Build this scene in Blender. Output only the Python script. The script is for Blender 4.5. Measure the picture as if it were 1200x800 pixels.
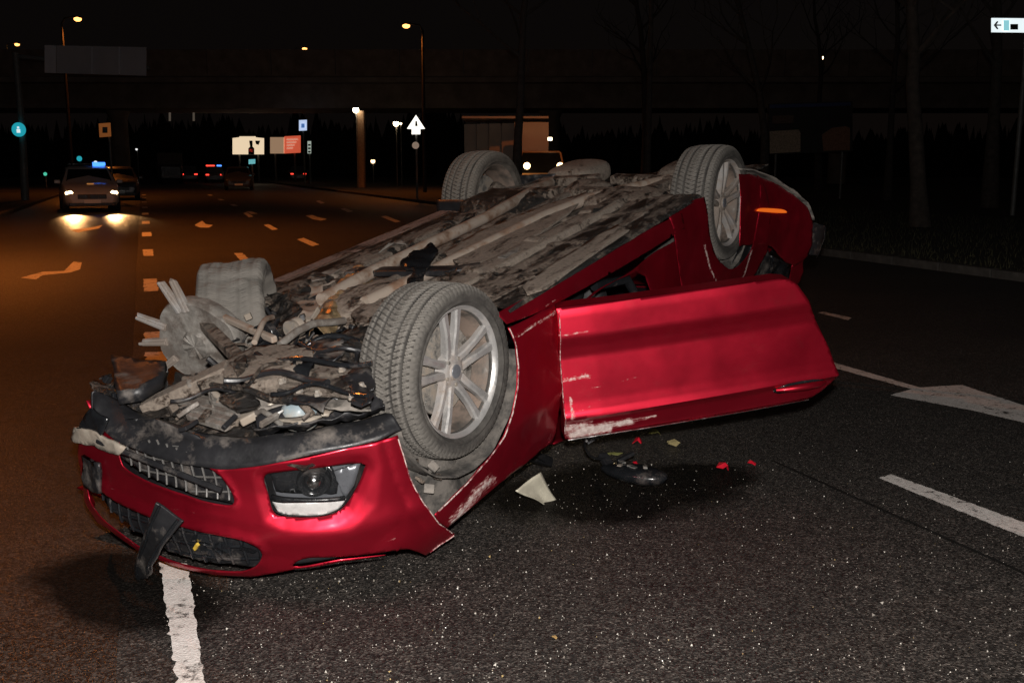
import bpy, bmesh, math, random
import numpy as np
from mathutils import Vector, Matrix, noise, geometry
random.seed(7)
S = bpy.context.scene
for o in list(bpy.data.objects): bpy.data.objects.remove(o)
COL = S.collection
# ------------------------------------------------------------------ camera
F_PX, CAM_H, HORIZON = 1191.4, 1.52, 195.0            # for the 1200x800 photograph
TH = math.atan((400-HORIZON)/F_PX)
cd = bpy.data.cameras.new('camera'); co = bpy.data.objects.new('camera', cd); COL.objects.link(co)
cd.sensor_width = 36; cd.lens = F_PX/1200*36; cd.clip_start = .05; cd.clip_end = 2000
co.location = (0, 0, CAM_H); co.rotation_euler = (math.pi/2-TH, 0, 0)
S.camera = co
# ------------------------------------------------------------------ night sky
W = bpy.data.worlds.new('World'); S.world = W; W.use_nodes = True
wn = W.node_tree.nodes; wl = W.node_tree.links
bg = wn['Background']
sky = wn.new('ShaderNodeTexSky'); sky.sky_type = 'NISHITA'; sky.sun_disc = False
sky.sun_elevation = math.radians(-4); sky.sun_rotation = math.radians(40)
tint = wn.new('ShaderNodeMixRGB'); tint.blend_type = 'MIX'; tint.inputs['Fac'].default_value = .97
tint.inputs['Color2'].default_value = (.036, .027, .025, 1)
wl.new(sky.outputs[0], tint.inputs['Color1']); wl.new(tint.outputs[0], bg.inputs['Color'])
bg.inputs['Strength'].default_value = .07
# ------------------------------------------------------------------ lights
def lamp(name, typ, loc, energy, col, radius=.05, aim=None, size=None, blend=.3):
    l = bpy.data.lights.new(name, typ); l.energy = energy; l.color = col
    if typ == 'AREA': l.size = radius
    else: l.shadow_soft_size = radius
    if typ == 'SPOT': l.spot_size = size; l.spot_blend = blend
    o = bpy.data.objects.new(name, l); COL.objects.link(o); o.location = loc
    if aim is not None: o.rotation_euler = (Vector(aim)-Vector(loc)).to_track_quat('-Z', 'Y').to_euler()
    return o
# the photographer's flash gun, on the camera's hot shoe: it lit this picture
flash = lamp('flash_gun', 'SPOT', (.02, .0, CAM_H+.17), 960, (1, .95, .9), .035, (.25, 4.9, .55), math.radians(100), .6)
# faint moonlight
sl = bpy.data.lights.new('moon', 'SUN'); sl.energy = .004; sl.angle = math.radians(.5); sl.color = (.8, .85, 1)
so = bpy.data.objects.new('moon', sl); COL.objects.link(so); so.rotation_euler = (math.radians(40), 0, math.radians(40))
SODIUM = (1, .25, .035)
S.view_settings.view_transform = 'Standard'; S.view_settings.look = 'None'
S.view_settings.exposure = 0; S.view_settings.gamma = 1; S.view_settings.use_curve_mapping = False
S.render.engine = 'CYCLES'
S.cycles.max_bounces = 6

# ------------------------------------------------------------------ pixels to places
FW = np.array([0, math.cos(TH), -math.sin(TH)]); UP = np.array([0, math.sin(TH), math.cos(TH)]); CC = np.array([0, 0, CAM_H])
def ray(u, v): return FW+np.array([1, 0, 0])*(u-600)/F_PX-UP*(v-400)/F_PX
def G(u, v, z=0.):
    d = ray(u, v); p = CC+d*(z-CAM_H)/d[2]; return Vector(p)
def AT(u, v, dist):
    """point on a pixel's ray at a ground distance (metres along +y)"""
    d = ray(u, v); return Vector(CC+d*dist/d[1])
YAW, PIT, ROL = math.radians(-122.536), math.radians(11.735), math.radians(180.792)
CAR = Matrix.Rotation(YAW, 4, 'Z')@Matrix.Rotation(PIT, 4, 'Y')@Matrix.Rotation(ROL, 4, 'X')
CAR.translation = Vector((-.2332, 5.3634, 1.0216))
CARI = CAR.inverted()
def cray(u, v):
    o = CARI@Vector(CC); return o, (CARI.to_3x3()@Vector(ray(u, v)))
def CP(u, v, ax, val):
    """pixel to the car plane axis=val, in the car's own frame (x forward, y left, z up as if it stood upright)"""
    o, d = cray(u, v); t = (val-o[ax])/d[ax]; return o+d*t
def cpx(p):
    q = np.array(CAR@Vector(p))-CC; d = q@FW; return 600+F_PX*q[0]/d, 400-F_PX*(q@UP)/d
class Plan:
    """a vertical sheet that follows a curve in the car's plan; (s, z) are its coordinates"""
    def __init__(self, pts, n=12):
        P = [Vector(p) for p in pts]; P = [P[0]*2-P[1]]+P+[P[-1]*2-P[-2]]; out = []
        for i in range(1, len(P)-2):
            for k in range(n):
                t = k/n; a, b, c, d = P[i-1], P[i], P[i+1], P[i+2]
                out.append(.5*((2*b)+(c-a)*t+(2*a-5*b+4*c-d)*t*t+(3*b-a-3*c+d)*t**3))
        out.append(P[-2]); self.P = out; self.S = [0.]
        for a, b in zip(out, out[1:]): self.S.append(self.S[-1]+(b-a).length)
    def at(self, s):
        S_ = self.S; i = min(max(int(np.searchsorted(S_, s))-1, 0), len(S_)-2)
        t = (s-S_[i])/(S_[i+1]-S_[i]); d = (self.P[i+1]-self.P[i]).normalized()
        return self.P[i].lerp(self.P[i+1], t), Vector((d.y, -d.x))
    def hit(self, u, v):
        o, d = cray(u, v); best = None
        for i in range(len(self.P)-1):
            a, b = self.P[i], self.P[i+1]; e = b-a
            den = d.x*e.y-d.y*e.x
            if abs(den) < 1e-9: continue
            t = ((a.x-o.x)*e.y-(a.y-o.y)*e.x)/den; k = ((a.x-o.x)*d.y-(a.y-o.y)*d.x)/den
            if t > 0 and -1e-6 <= k <= 1.000001 and (best is None or t < best[0]):
                best = (t, self.S[i]+k*(self.S[i+1]-self.S[i]))
        if best is None:                                   # beyond an end: use the end's tangent plane
            i = 0 if abs(cpx((self.P[0].x, self.P[0].y, 0))[0]-u) < abs(cpx((self.P[-1].x, self.P[-1].y, 0))[0]-u) else len(self.P)-2
            a, b = self.P[i], self.P[i+1]; e = b-a; den = d.x*e.y-d.y*e.x
            t = ((a.x-o.x)*e.y-(a.y-o.y)*e.x)/den; k = ((a.x-o.x)*d.y-(a.y-o.y)*d.x)/den
            best = (t, self.S[i]+k*(self.S[i+1]-self.S[i]))
        return Vector((best[1], (o+d*best[0]).z))
# ------------------------------------------------------------------ materials
def nodes(name):
    m = bpy.data.materials.new(name); m.use_nodes = True
    nt = m.node_tree; return m, nt, nt.nodes['Principled BSDF']
def N(nt, typ, **kw):
    n = nt.nodes.new('ShaderNode'+typ)
    for k, v in kw.items():
        if k.startswith('_'): setattr(n, k[1:], v)
        else:
            key = int(k[1:]) if k[0] == 'i' and k[1:].isdigit() else k.replace('__', ' ')
            n.inputs[key].default_value = v
    return n
def L(nt, a, b): nt.links.new(a, b)
def coords(nt): return N(nt, 'TexCoord').outputs['Object']
def noise_(nt, vec, scale, detail=6, rough=.6, dist=0):
    n = N(nt, 'TexNoise', Scale=scale, Detail=detail, Roughness=rough, Distortion=dist); L(nt, vec, n.inputs['Vector']); return n.outputs[0]
def ramp(nt, fac, stops, interp='LINEAR'):
    r = N(nt, 'ValToRGB'); cr = r.color_ramp; cr.interpolation = interp
    while len(cr.elements) < len(stops): cr.elements.new(.5)
    for e, (p, c) in zip(cr.elements, stops):
        e.position = p; e.color = (c, c, c, 1) if isinstance(c, (int, float)) else (*c, 1)
    L(nt, fac, r.inputs[0]); return r.outputs[0]
def mixc(nt, fac, a, b, blend='MIX'):
    m = N(nt, 'MixRGB', _blend_type=blend)
    for sock, x in ((m.inputs[0], fac), (m.inputs[1], a), (m.inputs[2], b)):
        if isinstance(x, (int, float)): sock.default_value = x if sock.type == 'VALUE' else (x, x, x, 1)
        elif isinstance(x, tuple): sock.default_value = (*x, 1)
        else: L(nt, x, sock)
    return m.outputs[0]
def math_(nt, op, a, b=0., clamp=False):
    m = N(nt, 'Math', _operation=op, _use_clamp=clamp)
    for s, x in zip(m.inputs, (a, b)):
        if isinstance(x, (int, float)): s.default_value = x
        else: L(nt, x, s)
    return m.outputs[0]
def bump(nt, b, height, strength=.4, dist=.01):
    n = N(nt, 'Bump', Strength=strength, Distance=dist); L(nt, height, n.inputs['Height']); L(nt, n.outputs[0], b.inputs['Normal'])
def plain(name, col, rough=.6, metal=0., var=.35, scale=14, bmp=.25, coat=0., dirt=None, dirt_amt=.5):
    m, nt, b = nodes(name); v = coords(nt)
    n = noise_(nt, v, scale)
    c = mixc(nt, ramp(nt, n, [(.3, 0), (.7, 1)]), tuple(x*(1-var) for x in col), tuple(min(1, x*(1+var)) for x in col))
    r = ramp(nt, noise_(nt, v, scale*3), [(.3, max(0, rough-.12)), (.7, min(1, rough+.12))])
    if dirt:
        f = ramp(nt, noise_(nt, v, scale*.6, 9, .7), [(.62-dirt_amt*.5, 0), (.78-dirt_amt*.5, 1)])
        c = mixc(nt, f, c, dirt); r = mixc(nt, f, r, .9)
        b.inputs['Metallic'].default_value = 0
        if metal: L(nt, math_(nt, 'MULTIPLY', math_(nt, 'SUBTRACT', 1., f), metal), b.inputs['Metallic'])
    else: b.inputs['Metallic'].default_value = metal
    L(nt, c, b.inputs['Base Color']); L(nt, r, b.inputs['Roughness']); b.inputs['Coat Weight'].default_value = coat
    if bmp: bump(nt, b, noise_(nt, v, scale*5), bmp, .004)
    return m
def glow(name, col, strength, base=(.8, .8, .8)):
    m, nt, b = nodes(name); b.inputs['Base Color'].default_value = (*base, 1)
    b.inputs['Emission Color'].default_value = (*col, 1); b.inputs['Emission Strength'].default_value = strength; return m
def paint(name, col, metal=.55, rough=.36):
    """metallic candy paint, dusty, with the 'wear' attribute scraped to pale primer"""
    m, nt, b = nodes(name); v = coords(nt)
    fl = N(nt, 'TexVoronoi', Scale=900.); L(nt, v, fl.inputs['Vector'])
    c = mixc(nt, ramp(nt, noise_(nt, v, 3), [(.35, 0), (.7, 1)]), tuple(x*.9 for x in col), tuple(x*1.06 for x in col))
    dust = ramp(nt, noise_(nt, v, 9, 10, .72), [(.55, 0), (.85, .16)])
    c = mixc(nt, dust, c, (.25, .10, .09))
    at = N(nt, 'Attribute', _attribute_name='wear')
    mp = N(nt, 'Mapping'); mp.inputs['Rotation'].default_value = (.2, .35, .3); mp.inputs['Scale'].default_value = (6, 6, 60); L(nt, v, mp.inputs['Vector'])
    st = noise_(nt, mp.outputs[0], 3, 8, .75)
    st2 = noise_(nt, v, 45, 8, .7)
    s = math_(nt, 'ADD', math_(nt, 'MULTIPLY', st, .8), math_(nt, 'MULTIPLY', st2, .5))
    w = math_(nt, 'ADD', at.outputs['Fac'], math_(nt, 'SUBTRACT', s, .65))
    wf = ramp(nt, math_(nt, 'MULTIPLY', w, math_(nt, 'MINIMUM', math_(nt, 'MULTIPLY', at.outputs['Fac'], 4.), 1.)), [(.46, 0), (.62, 1)])
    wc = mixc(nt, ramp(nt, st2, [(.35, 0), (.65, 1)]), (.42, .30, .28), (.72, .62, .58))
    c = mixc(nt, wf, c, wc)
    L(nt, c, b.inputs['Base Color'])
    L(nt, math_(nt, 'MULTIPLY', math_(nt, 'SUBTRACT', 1., wf), metal), b.inputs['Metallic'])
    L(nt, mixc(nt, wf, ramp(nt, noise_(nt, v, 6, 5), [(.3, rough-.03), (.8, rough+.08)]), .8), b.inputs['Roughness'])
    L(nt, math_(nt, 'MULTIPLY', math_(nt, 'SUBTRACT', 1., wf), .25), b.inputs['Coat Weight']); b.inputs['Coat Roughness'].default_value = .16
    h = math_(nt, 'ADD', math_(nt, 'MULTIPLY', fl.outputs['Distance'], .25), math_(nt, 'MULTIPLY', wf, -1.2))
    bump(nt, b, h, .06, .001)
    return m
def mud(name, dark=.45, tan=(.40, .33, .27), scale=5., metal=0.):
    """road dirt over black undercoat: tan crust broken by dark patches and spots"""
    m, nt, b = nodes(name); v = coords(nt)
    mp = N(nt, 'Mapping'); mp.inputs['Scale'].default_value = (.55, 1.3, 1.); L(nt, v, mp.inputs['Vector'])
    n1 = noise_(nt, mp.outputs[0], scale*.8, 12, .66, .1); n2 = noise_(nt, v, scale*4, 8, .7); n3 = noise_(nt, v, scale*16, 6, .7)
    t = mixc(nt, ramp(nt, n2, [(.3, 0), (.7, 1)]), tuple(x*.55 for x in tan), tuple(min(1, x*1.18) for x in tan))
    t = mixc(nt, ramp(nt, n3, [(.35, 0), (.7, .55)]), t, (tan[0]*.6, tan[1]*.5, tan[2]*.42))
    f = ramp(nt, math_(nt, 'ADD', n1, math_(nt, 'MULTIPLY', math_(nt, 'SUBTRACT', n2, .5), .5)), [(dark-.05, 0), (dark+.06, 1)])
    c = mixc(nt, ramp(nt, f, [(0, 0), (.45, 1)]), (.014, .012, .011), (tan[0]*.36, tan[1]*.30, tan[2]*.26)); c = mixc(nt, ramp(nt, f, [(.4, 0), (1, 1)]), c, t)
    sp = ramp(nt, n3, [(.27, 0), (.32, 1)])
    c = mixc(nt, sp, (.02, .016, .014), c)
    L(nt, c, b.inputs['Base Color'])
    L(nt, ramp(nt, f, [(0, .38), (1, .88)]), b.inputs['Roughness'])
    hh = math_(nt, 'ADD', math_(nt, 'MULTIPLY', f, .7), math_(nt, 'ADD', n2, math_(nt, 'MULTIPLY', n3, .6)))
    bump(nt, b, hh, .8, .016)
    return m
M = {}
M['red'] = paint('ruby_red_paint', (.48, .010, .031), .84, .41)
M['mud'] = mud('road_mud', .45, (.29, .24, .198), 14.)
M['mud_light'] = mud('pale_dried_mud', .42, (.38, .32, .268), 13.)
M['mud_dark'] = mud('dark_undercoat', .55, (.20, .168, .14), 13.)
M['mud_pink'] = mud('rusty_sill_mud', .42, (.38, .28, .245), 13.)
M['dust'] = mud('caked_grey_brown_dust', .40, (.25, .212, .178), 17.)
M['dust_pale'] = mud('caked_pale_dust', .375, (.36, .305, .255), 15.)
M['black'] = plain('black_plastic', (.016, .016, .018), .42, 0, .3, 10, .3, dirt=(.15, .13, .115), dirt_amt=.18)
M['black_gloss'] = plain('glossy_black_plastic', (.012, .013, .015), .2, 0, .3, 10, .1, dirt=(.12, .1, .09), dirt_amt=.12)
M['mesh_grey'] = plain('scuffed_grey_mesh', (.13, .125, .12), .5, .3, .2, 20, .1)
M['grey_dusty'] = plain('dusty_grey_plastic', (.06, .057, .052), .7, 0, .3, 16, .3, dirt=(.24, .215, .19), dirt_amt=.5)
def tyre_mat(name, top, low, grime):
    m, nt, b = nodes(name); v = coords(nt); at = N(nt, 'Attribute', _attribute_name='wear').outputs['Fac']
    n = noise_(nt, v, 40, 8, .7); n2 = noise_(nt, v, 7, 6, .6)
    f = math_(nt, 'ADD', at, math_(nt, 'MULTIPLY', math_(nt, 'SUBTRACT', n, .5), 1.3), True)
    c = mixc(nt, f, top, low); c = mixc(nt, ramp(nt, n2, [(.42, 0), (.72, .75)]), c, grime)
    L(nt, c, b.inputs['Base Color']); b.inputs['Roughness'].default_value = .85; bump(nt, b, n, .3, .003); return m
M['rubber'] = tyre_mat('dusty_tyre_rubber', (.175, .162, .145), (.035, .032, .029), (.10, .092, .082))
M['rubber_mud'] = tyre_mat('muddy_tyre_rubber', (.20, .18, .155), (.05, .043, .037), (.17, .145, .122))
M['alloy'] = plain('dirty_silver_alloy', (.52, .51, .50), .34, .6, .12, 9, .08, dirt=(.26, .215, .185), dirt_amt=.3)
M['alloy_dirty'] = plain('grimy_silver_alloy', (.42, .41, .40), .40, .4, .14, 9, .05, dirt=(.24, .2, .17), dirt_amt=.5)
M['barrel'] = plain('dirty_dark_barrel', (.10, .09, .08), .5, .4, .25, 9, .1, dirt=(.20, .15, .12), dirt_amt=.5)  # dirty brown barrel, darkened so the openings between spokes read dark
M['steel'] = plain('grimy_bare_steel', (.34, .33, .31), .42, .8, .25, 22, .2, dirt=(.26, .22, .18), dirt_amt=.45)
M['cast'] = plain('cast_aluminium_mud', (.30, .28, .255), .55, .3, .35, 18, .5, dirt=(.12, .10, .085), dirt_amt=.4)
M['fin'] = plain('pale_radiator_aluminium', (.42, .375, .315), .5, .3, .25, 18, .3, dirt=(.30, .25, .2), dirt_amt=.4)
M['gold'] = plain('gold_heat_shield_foil', (.55, .42, .24), .36, .9, .3, 12, .5, dirt=(.20, .10, .05), dirt_amt=.35)
M['rust'] = plain('rusty_exhaust_steel', (.30, .19, .13), .6, .4, .4, 12, .3, dirt=(.34, .28, .23), dirt_amt=.5)
M['bluegrey'] = plain('blue_grey_reservoir', (.24, .30, .33), .35, 0, .2, 8, .1, dirt=(.4, .36, .3), dirt_amt=.3)
M['interior'] = plain('black_cabin_trim', (.02, .02, .022), .6, 0, .3, 8, .2)
M['chrome'] = plain('bright_trim', (.75, .75, .75), .18, 1., .05, 8, 0)
M['lens_grey'] = plain('dark_headlamp_bezel', (.15, .158, .175), .32, .2, .2, 8, 0)
M['reflector'] = plain('frosted_indicator_lens', (.85, .84, .82), .35, .1, .12, 30, .3)
M['cream'] = plain('cream_airbag_cloth', (.62, .58, .46), .75, 0, .12, 12, .3)
m, nt, b = nodes('clear_lens'); b.inputs['Base Color'].default_value = (.02, .02, .02, 1); b.inputs['Roughness'].default_value = .06
b.inputs['Alpha'].default_value = .10; M['glass'] = m
M['dark_glass'] = plain('dark_car_glass', (.01, .011, .013), .06, 0, .1, 5, 0)
m, nt, b = nodes('amber_marker'); b.inputs['Base Color'].default_value = (.9, .22, .02, 1); b.inputs['Roughness'].default_value = .15
b.inputs['Emission Color'].default_value = (1, .16, .015, 1); b.inputs['Emission Strength'].default_value = .5; M['amber'] = m
M['red_lens'] = plain('dark_red_lens', (.10, .004, .006), .12, 0, .2, 8, 0, coat=.5)

# ------------------------------------------------------------------ mesh helpers
def tag(o, label=None, cat=None, group=None, kind=None):
    if label: o['label'] = label
    if cat: o['category'] = cat
    if group: o['group'] = group
    if kind: o['kind'] = kind
    return o
def empty(name, loc, rz=0., label=None, cat=None, group=None):
    o = bpy.data.objects.new(name, None); COL.objects.link(o); o.location = loc; o.rotation_euler = (0, 0, rz); o.empty_display_size = .2
    return tag(o, label, cat, group)
def link(name, V, Fc, mat, parent=None, smooth=False, mods=(), attr=None, sharp=None):
    me = bpy.data.meshes.new(name); me.from_pydata([tuple(v) for v in V], [], [tuple(f) for f in Fc]); me.update()
    if smooth:
        me.polygons.foreach_set('use_smooth', [True]*len(me.polygons))
        if sharp: me.set_sharp_from_angle(angle=math.radians(sharp))
    if attr is not None:
        a = me.attributes.new('wear', 'FLOAT', 'POINT'); a.data.foreach_set('value', attr)
    if mat: me.materials.append(M[mat] if isinstance(mat, str) else mat)
    o = bpy.data.objects.new(name, me); COL.objects.link(o)
    if parent: o.parent = parent
    for typ, kw in mods:
        md = o.modifiers.new(typ.lower(), typ)
        for k, v in kw.items(): setattr(md, k, v)
    return o
class MB:
    """collects shapes of ONE part"""
    def __init__(s): s.V = []; s.F = []
    def add(s, V, Fc):
        n = len(s.V); s.V += [Vector(v) for v in V]; s.F += [tuple(i+n for i in f) for f in Fc]; return s
    def box(s, c, size, rot=None):
        hx, hy, hz = (x/2 for x in size); R = rot or Matrix.Identity(3); c = Vector(c)
        V = [c+R@Vector((sx*hx, sy*hy, sz*hz)) for sx in (-1, 1) for sy in (-1, 1) for sz in (-1, 1)]
        return s.add(V, [(0, 1, 3, 2), (4, 6, 7, 5), (0, 4, 5, 1), (2, 3, 7, 6), (0, 2, 6, 4), (1, 5, 7, 3)])
    def bar(s, a, b, w, h, w2=None, h2=None, up=(0, 0, 1)):
        a, b = Vector(a), Vector(b); d = (b-a).normalized(); x = d.cross(Vector(up))
        if x.length < 1e-4: x = d.cross(Vector((1, 0, 0)))
        x.normalize(); y = x.cross(d); w2 = w if w2 is None else w2; h2 = h if h2 is None else h2; V = []
        for p, ww, hh in ((a, w, h), (b, w2, h2)):
            V += [p+x*ww/2*i+y*hh/2*j for i, j in ((-1, -1), (1, -1), (1, 1), (-1, 1))]
        return s.add(V, [(3, 2, 1, 0), (4, 5, 6, 7), (0, 1, 5, 4), (1, 2, 6, 5), (2, 3, 7, 6), (3, 0, 4, 7)])
    def tube(s, pts, r, n=10, caps=True):
        P = [Vector(p) for p in pts]; R = r if isinstance(r, (list, tuple)) else [r]*len(P); V = []; Fc = []; px = None
        for i, p in enumerate(P):
            d = (P[min(i+1, len(P)-1)]-P[max(i-1, 0)]).normalized()
            if px is None: px = d.orthogonal().normalized()
            px = (px-d*px.dot(d)).normalized(); py = d.cross(px)
            V += [p+(px*math.cos(a)+py*math.sin(a))*R[i] for a in (2*math.pi*k/n for k in range(n))]
        for i in range(len(P)-1):
            for k in range(n): Fc.append((i*n+k, i*n+(k+1) % n, (i+1)*n+(k+1) % n, (i+1)*n+k))
        if caps: Fc.append(tuple(range(n-1, -1, -1))); Fc.append(tuple(range((len(P)-1)*n, len(P)*n)))
        return s.add(V, Fc)
    def lathe(s, prof, n=48, axis='y', c=(0, 0, 0), close=False):
        """prof: (radius, along)"""
        V = []; Fc = []; m = len(prof); c = Vector(c)
        for k in range(n):
            a = 2*math.pi*k/n; ca, sa = math.cos(a), math.sin(a)
            for r, t in prof:
                q = {'y': (r*ca, t, r*sa), 'z': (r*ca, r*sa, t), 'x': (t, r*ca, r*sa)}[axis]; V.append(c+Vector(q))
        for k in range(n):
            for i in range(m if close else m-1):
                j = (i+1) % m; k2 = (k+1) % n
                Fc.append((k*m+i, k*m+j, k2*m+j, k2*m+i))
        return s.add(V, Fc)
    def grid(s, f, nu, nv):
        V = [f(i/nu, j/nv) for i in range(nu+1) for j in range(nv+1)]
        return s.add(V, [(i*(nv+1)+j, (i+1)*(nv+1)+j, (i+1)*(nv+1)+j+1, i*(nv+1)+j+1) for i in range(nu) for j in range(nv)])
    def build(s, name, mat, parent=None, smooth=False, mods=(), sharp=40): return link(name, s.V, s.F, mat, parent, smooth, mods, None, sharp)
BEV = lambda w=.004, n=2: ('BEVEL', dict(width=w, segments=n, limit_method='ANGLE', angle_limit=math.radians(35)))
SOLID = lambda t, off=-1: ('SOLIDIFY', dict(thickness=t, offset=off))
def inside(p, poly):
    c = False; j = len(poly)-1
    for i in range(len(poly)):
        a, b = poly[i], poly[j]
        if (a[1] > p[1]) != (b[1] > p[1]) and p[0] < (b[0]-a[0])*(p[1]-a[1])/(b[1]-a[1])+a[0]: c = not c
        j = i
    return c
def smooth_poly(poly, step, round_=True):
    """resample a closed outline, rounding it slightly (Catmull) when round_"""
    P = [Vector(p[:2]) for p in poly]; n = len(P); out = []
    for i in range(n):
        a, b, c, d = P[i-1], P[i], P[(i+1) % n], P[(i+2) % n]; k = max(1, int(round((c-b).length/step)))
        for q in range(k):
            t = q/k
            if round_: out.append(.5*((2*b)+(c-a)*t+(2*a-5*b+4*c-d)*t*t+(3*b-a-3*c+d)*t**3))
            else: out.append(b.lerp(c, t))
    return out
def fill(outline, holes=(), step=.03):
    """triangulate a 2D outline with holes and inner points -> verts2d, tris"""
    V = []; E = []
    for lp in [outline, *holes]:
        n0 = len(V); V += [Vector(p[:2]) for p in lp]; E += [(n0+i, n0+(i+1) % len(lp)) for i in range(len(lp))]
    xs = [p[0] for p in outline]; ys = [p[1] for p in outline]
    bnd = np.array([tuple(p) for p in V]); y = min(ys)+step*.5; r = 0
    while y < max(ys):
        x = min(xs)+step*(.5 if r % 2 else .95)
        while x < max(xs):
            if inside((x, y), outline) and not any(inside((x, y), h) for h in holes) and np.min((bnd[:, 0]-x)**2+(bnd[:, 1]-y)**2) > (step*.45)**2: V.append(Vector((x, y)))
            x += step
        y += step*.87; r += 1
    ov, oe, of, *_ = geometry.delaunay_2d_cdt(V, E, [], 0, 1e-6)
    T = []
    for f in of:
        c = sum((ov[i] for i in f), Vector((0, 0)))/len(f)
        if inside(c, outline) and not any(inside(c, h) for h in holes): T.append(tuple(f))
    return ov, T
def segdist(p, a, b):
    ax, ay = a; bx, by = b; dx, dy = bx-ax, by-ay; t = max(0, min(1, ((p[0]-ax)*dx+(p[1]-ay)*dy)/(dx*dx+dy*dy+1e-9)))
    return math.hypot(p[0]-ax-dx*t, p[1]-ay-dy*t)
def wear_at(co_, marks):
    if not marks: return 0.
    p = cpx(co_); w = 0.
    for line, rad, st in marks:
        d = min(segdist(p, a, b) for a, b in zip(line, line[1:])); w = max(w, st*max(0, 1-d/rad)**.7)
    return w
def sheet(name, outline, fn, mat, parent, holes=(), step=.02, thick=.003, round_=True, marks=(), px=None, crumple=0., flip=False, hround=True):
    """panel: 2D outline (or pixels through px) mapped to 3D by fn(s, t)"""
    if px: outline = [px(*p) for p in outline]; holes = [[px(*p) for p in h] for h in holes]
    o2 = smooth_poly(outline, step, round_); h2 = [smooth_poly(h, step, hround) for h in holes]
    V2, T = fill(o2, h2, step)
    V = [Vector(fn(*p)) for p in V2]
    if crumple: V = [v+Vector(noise.noise_vector(v*9))*crumple+Vector(noise.noise_vector(v*27))*crumple*.4 for v in V]
    if flip: T = [t[::-1] for t in T]
    at = [wear_at(v, marks) for v in V]
    return link(name, V, T, mat, parent, True, [SOLID(thick, 0)] if thick else [], at, 50)

# ================================================================== the road and the verges
RD = Vector((-.33788, .94119, 0)); RN = Vector((.94119, .33788, 0))      # along the road, to its right
def RP(al, lat, z=0.): return RD*al+RN*lat+Vector((0, 0, z))
def blotch_mask(nt, v):
    """shape of the dark blotches: ellipses with ragged edges"""
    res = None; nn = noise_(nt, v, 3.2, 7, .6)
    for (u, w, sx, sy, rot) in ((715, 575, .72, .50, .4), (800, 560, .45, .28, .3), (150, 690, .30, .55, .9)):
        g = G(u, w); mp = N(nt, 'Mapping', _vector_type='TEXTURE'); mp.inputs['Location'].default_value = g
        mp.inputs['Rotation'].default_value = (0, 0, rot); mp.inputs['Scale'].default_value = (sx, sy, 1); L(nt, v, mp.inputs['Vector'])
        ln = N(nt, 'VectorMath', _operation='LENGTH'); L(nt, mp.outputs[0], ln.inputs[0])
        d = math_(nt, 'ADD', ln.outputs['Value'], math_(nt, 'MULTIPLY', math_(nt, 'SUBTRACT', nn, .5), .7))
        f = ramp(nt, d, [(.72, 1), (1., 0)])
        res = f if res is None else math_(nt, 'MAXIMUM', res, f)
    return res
def asphalt(name, tone, tint=(1, .93, .88), blotch=False, glint=1., cracks=False, gloss=False):
    m, nt, b = nodes(name); v = coords(nt)
    vo = N(nt, 'TexVoronoi', Scale=135.); L(nt, v, vo.inputs['Vector'])
    wn_ = N(nt, 'SeparateXYZ'); L(nt, vo.outputs['Color'], wn_.inputs[0])
    agg = ramp(nt, wn_.outputs[0], [(0, .12), (.5, .55), (.8, 1.5), (.96, 2.2), (.988, 3.*glint), (1, 5.*glint)])
    big = ramp(nt, noise_(nt, v, .9, 6, .6), [(.3, .72), (.7, 1.2)])
    mid = ramp(nt, noise_(nt, v, 14, 6, .65), [(.3, .7), (.7, 1.25)])
    f = math_(nt, 'MULTIPLY', math_(nt, 'MULTIPLY', agg, big), mid)
    c = mixc(nt, 1., f, tuple(tone*x for x in tint), 'MULTIPLY')
    # hairline cracks
    mp = N(nt, 'Mapping'); mp.inputs['Rotation'].default_value = (0, 0, .3); L(nt, v, mp.inputs['Vector'])
    dn = N(nt, 'TexNoise', Scale=1.1, Detail=7.); L(nt, v, dn.inputs['Vector'])
    ad = N(nt, 'VectorMath', _operation='MULTIPLY_ADD'); L(nt, dn.outputs['Color'], ad.inputs[0]); ad.inputs[1].default_value = (.9, .9, 0); L(nt, mp.outputs[0], ad.inputs[2])
    ck = N(nt, 'TexVoronoi', _feature='DISTANCE_TO_EDGE', Scale=.21); L(nt, ad.outputs[0], ck.inputs['Vector'])
    cr = ramp(nt, ck.outputs['Distance'], [(.0, .25 if cracks else 1.), (.006, 1)])
    c = mixc(nt, 1., c, cr, 'MULTIPLY')
    r = ramp(nt, wn_.outputs[1], [(0, .32), (1, .58)] if gloss else [(0, .42), (1, .85)])
    if gloss: b.inputs['Specular IOR Level'].default_value = .8
    if blotch:
        w = blotch_mask(nt, v)  # asphalt made darker and less shiny inside the blotches
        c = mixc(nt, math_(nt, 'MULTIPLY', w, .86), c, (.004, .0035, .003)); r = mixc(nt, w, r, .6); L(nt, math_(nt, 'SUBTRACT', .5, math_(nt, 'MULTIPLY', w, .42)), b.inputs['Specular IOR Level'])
    L(nt, c, b.inputs['Base Color']); L(nt, r, b.inputs['Roughness'])
    h = math_(nt, 'ADD', vo.outputs['Distance'], math_(nt, 'MULTIPLY', noise_(nt, v, 60, 4), .6))
    bump(nt, b, h, .35 if gloss else .7, .006)
    return m
M['asphalt'] = asphalt('dark_asphalt', .047, (1, .86, .75), blotch=True)
M['asphalt_far'] = asphalt('older_asphalt', .034, (1, .82, .70), blotch=True, glint=.5, cracks=True, gloss=True)
M['seam'] = plain('bitumen_seam', (.012, .011, .010), .5, 0, .3, 8, .3)
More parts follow.
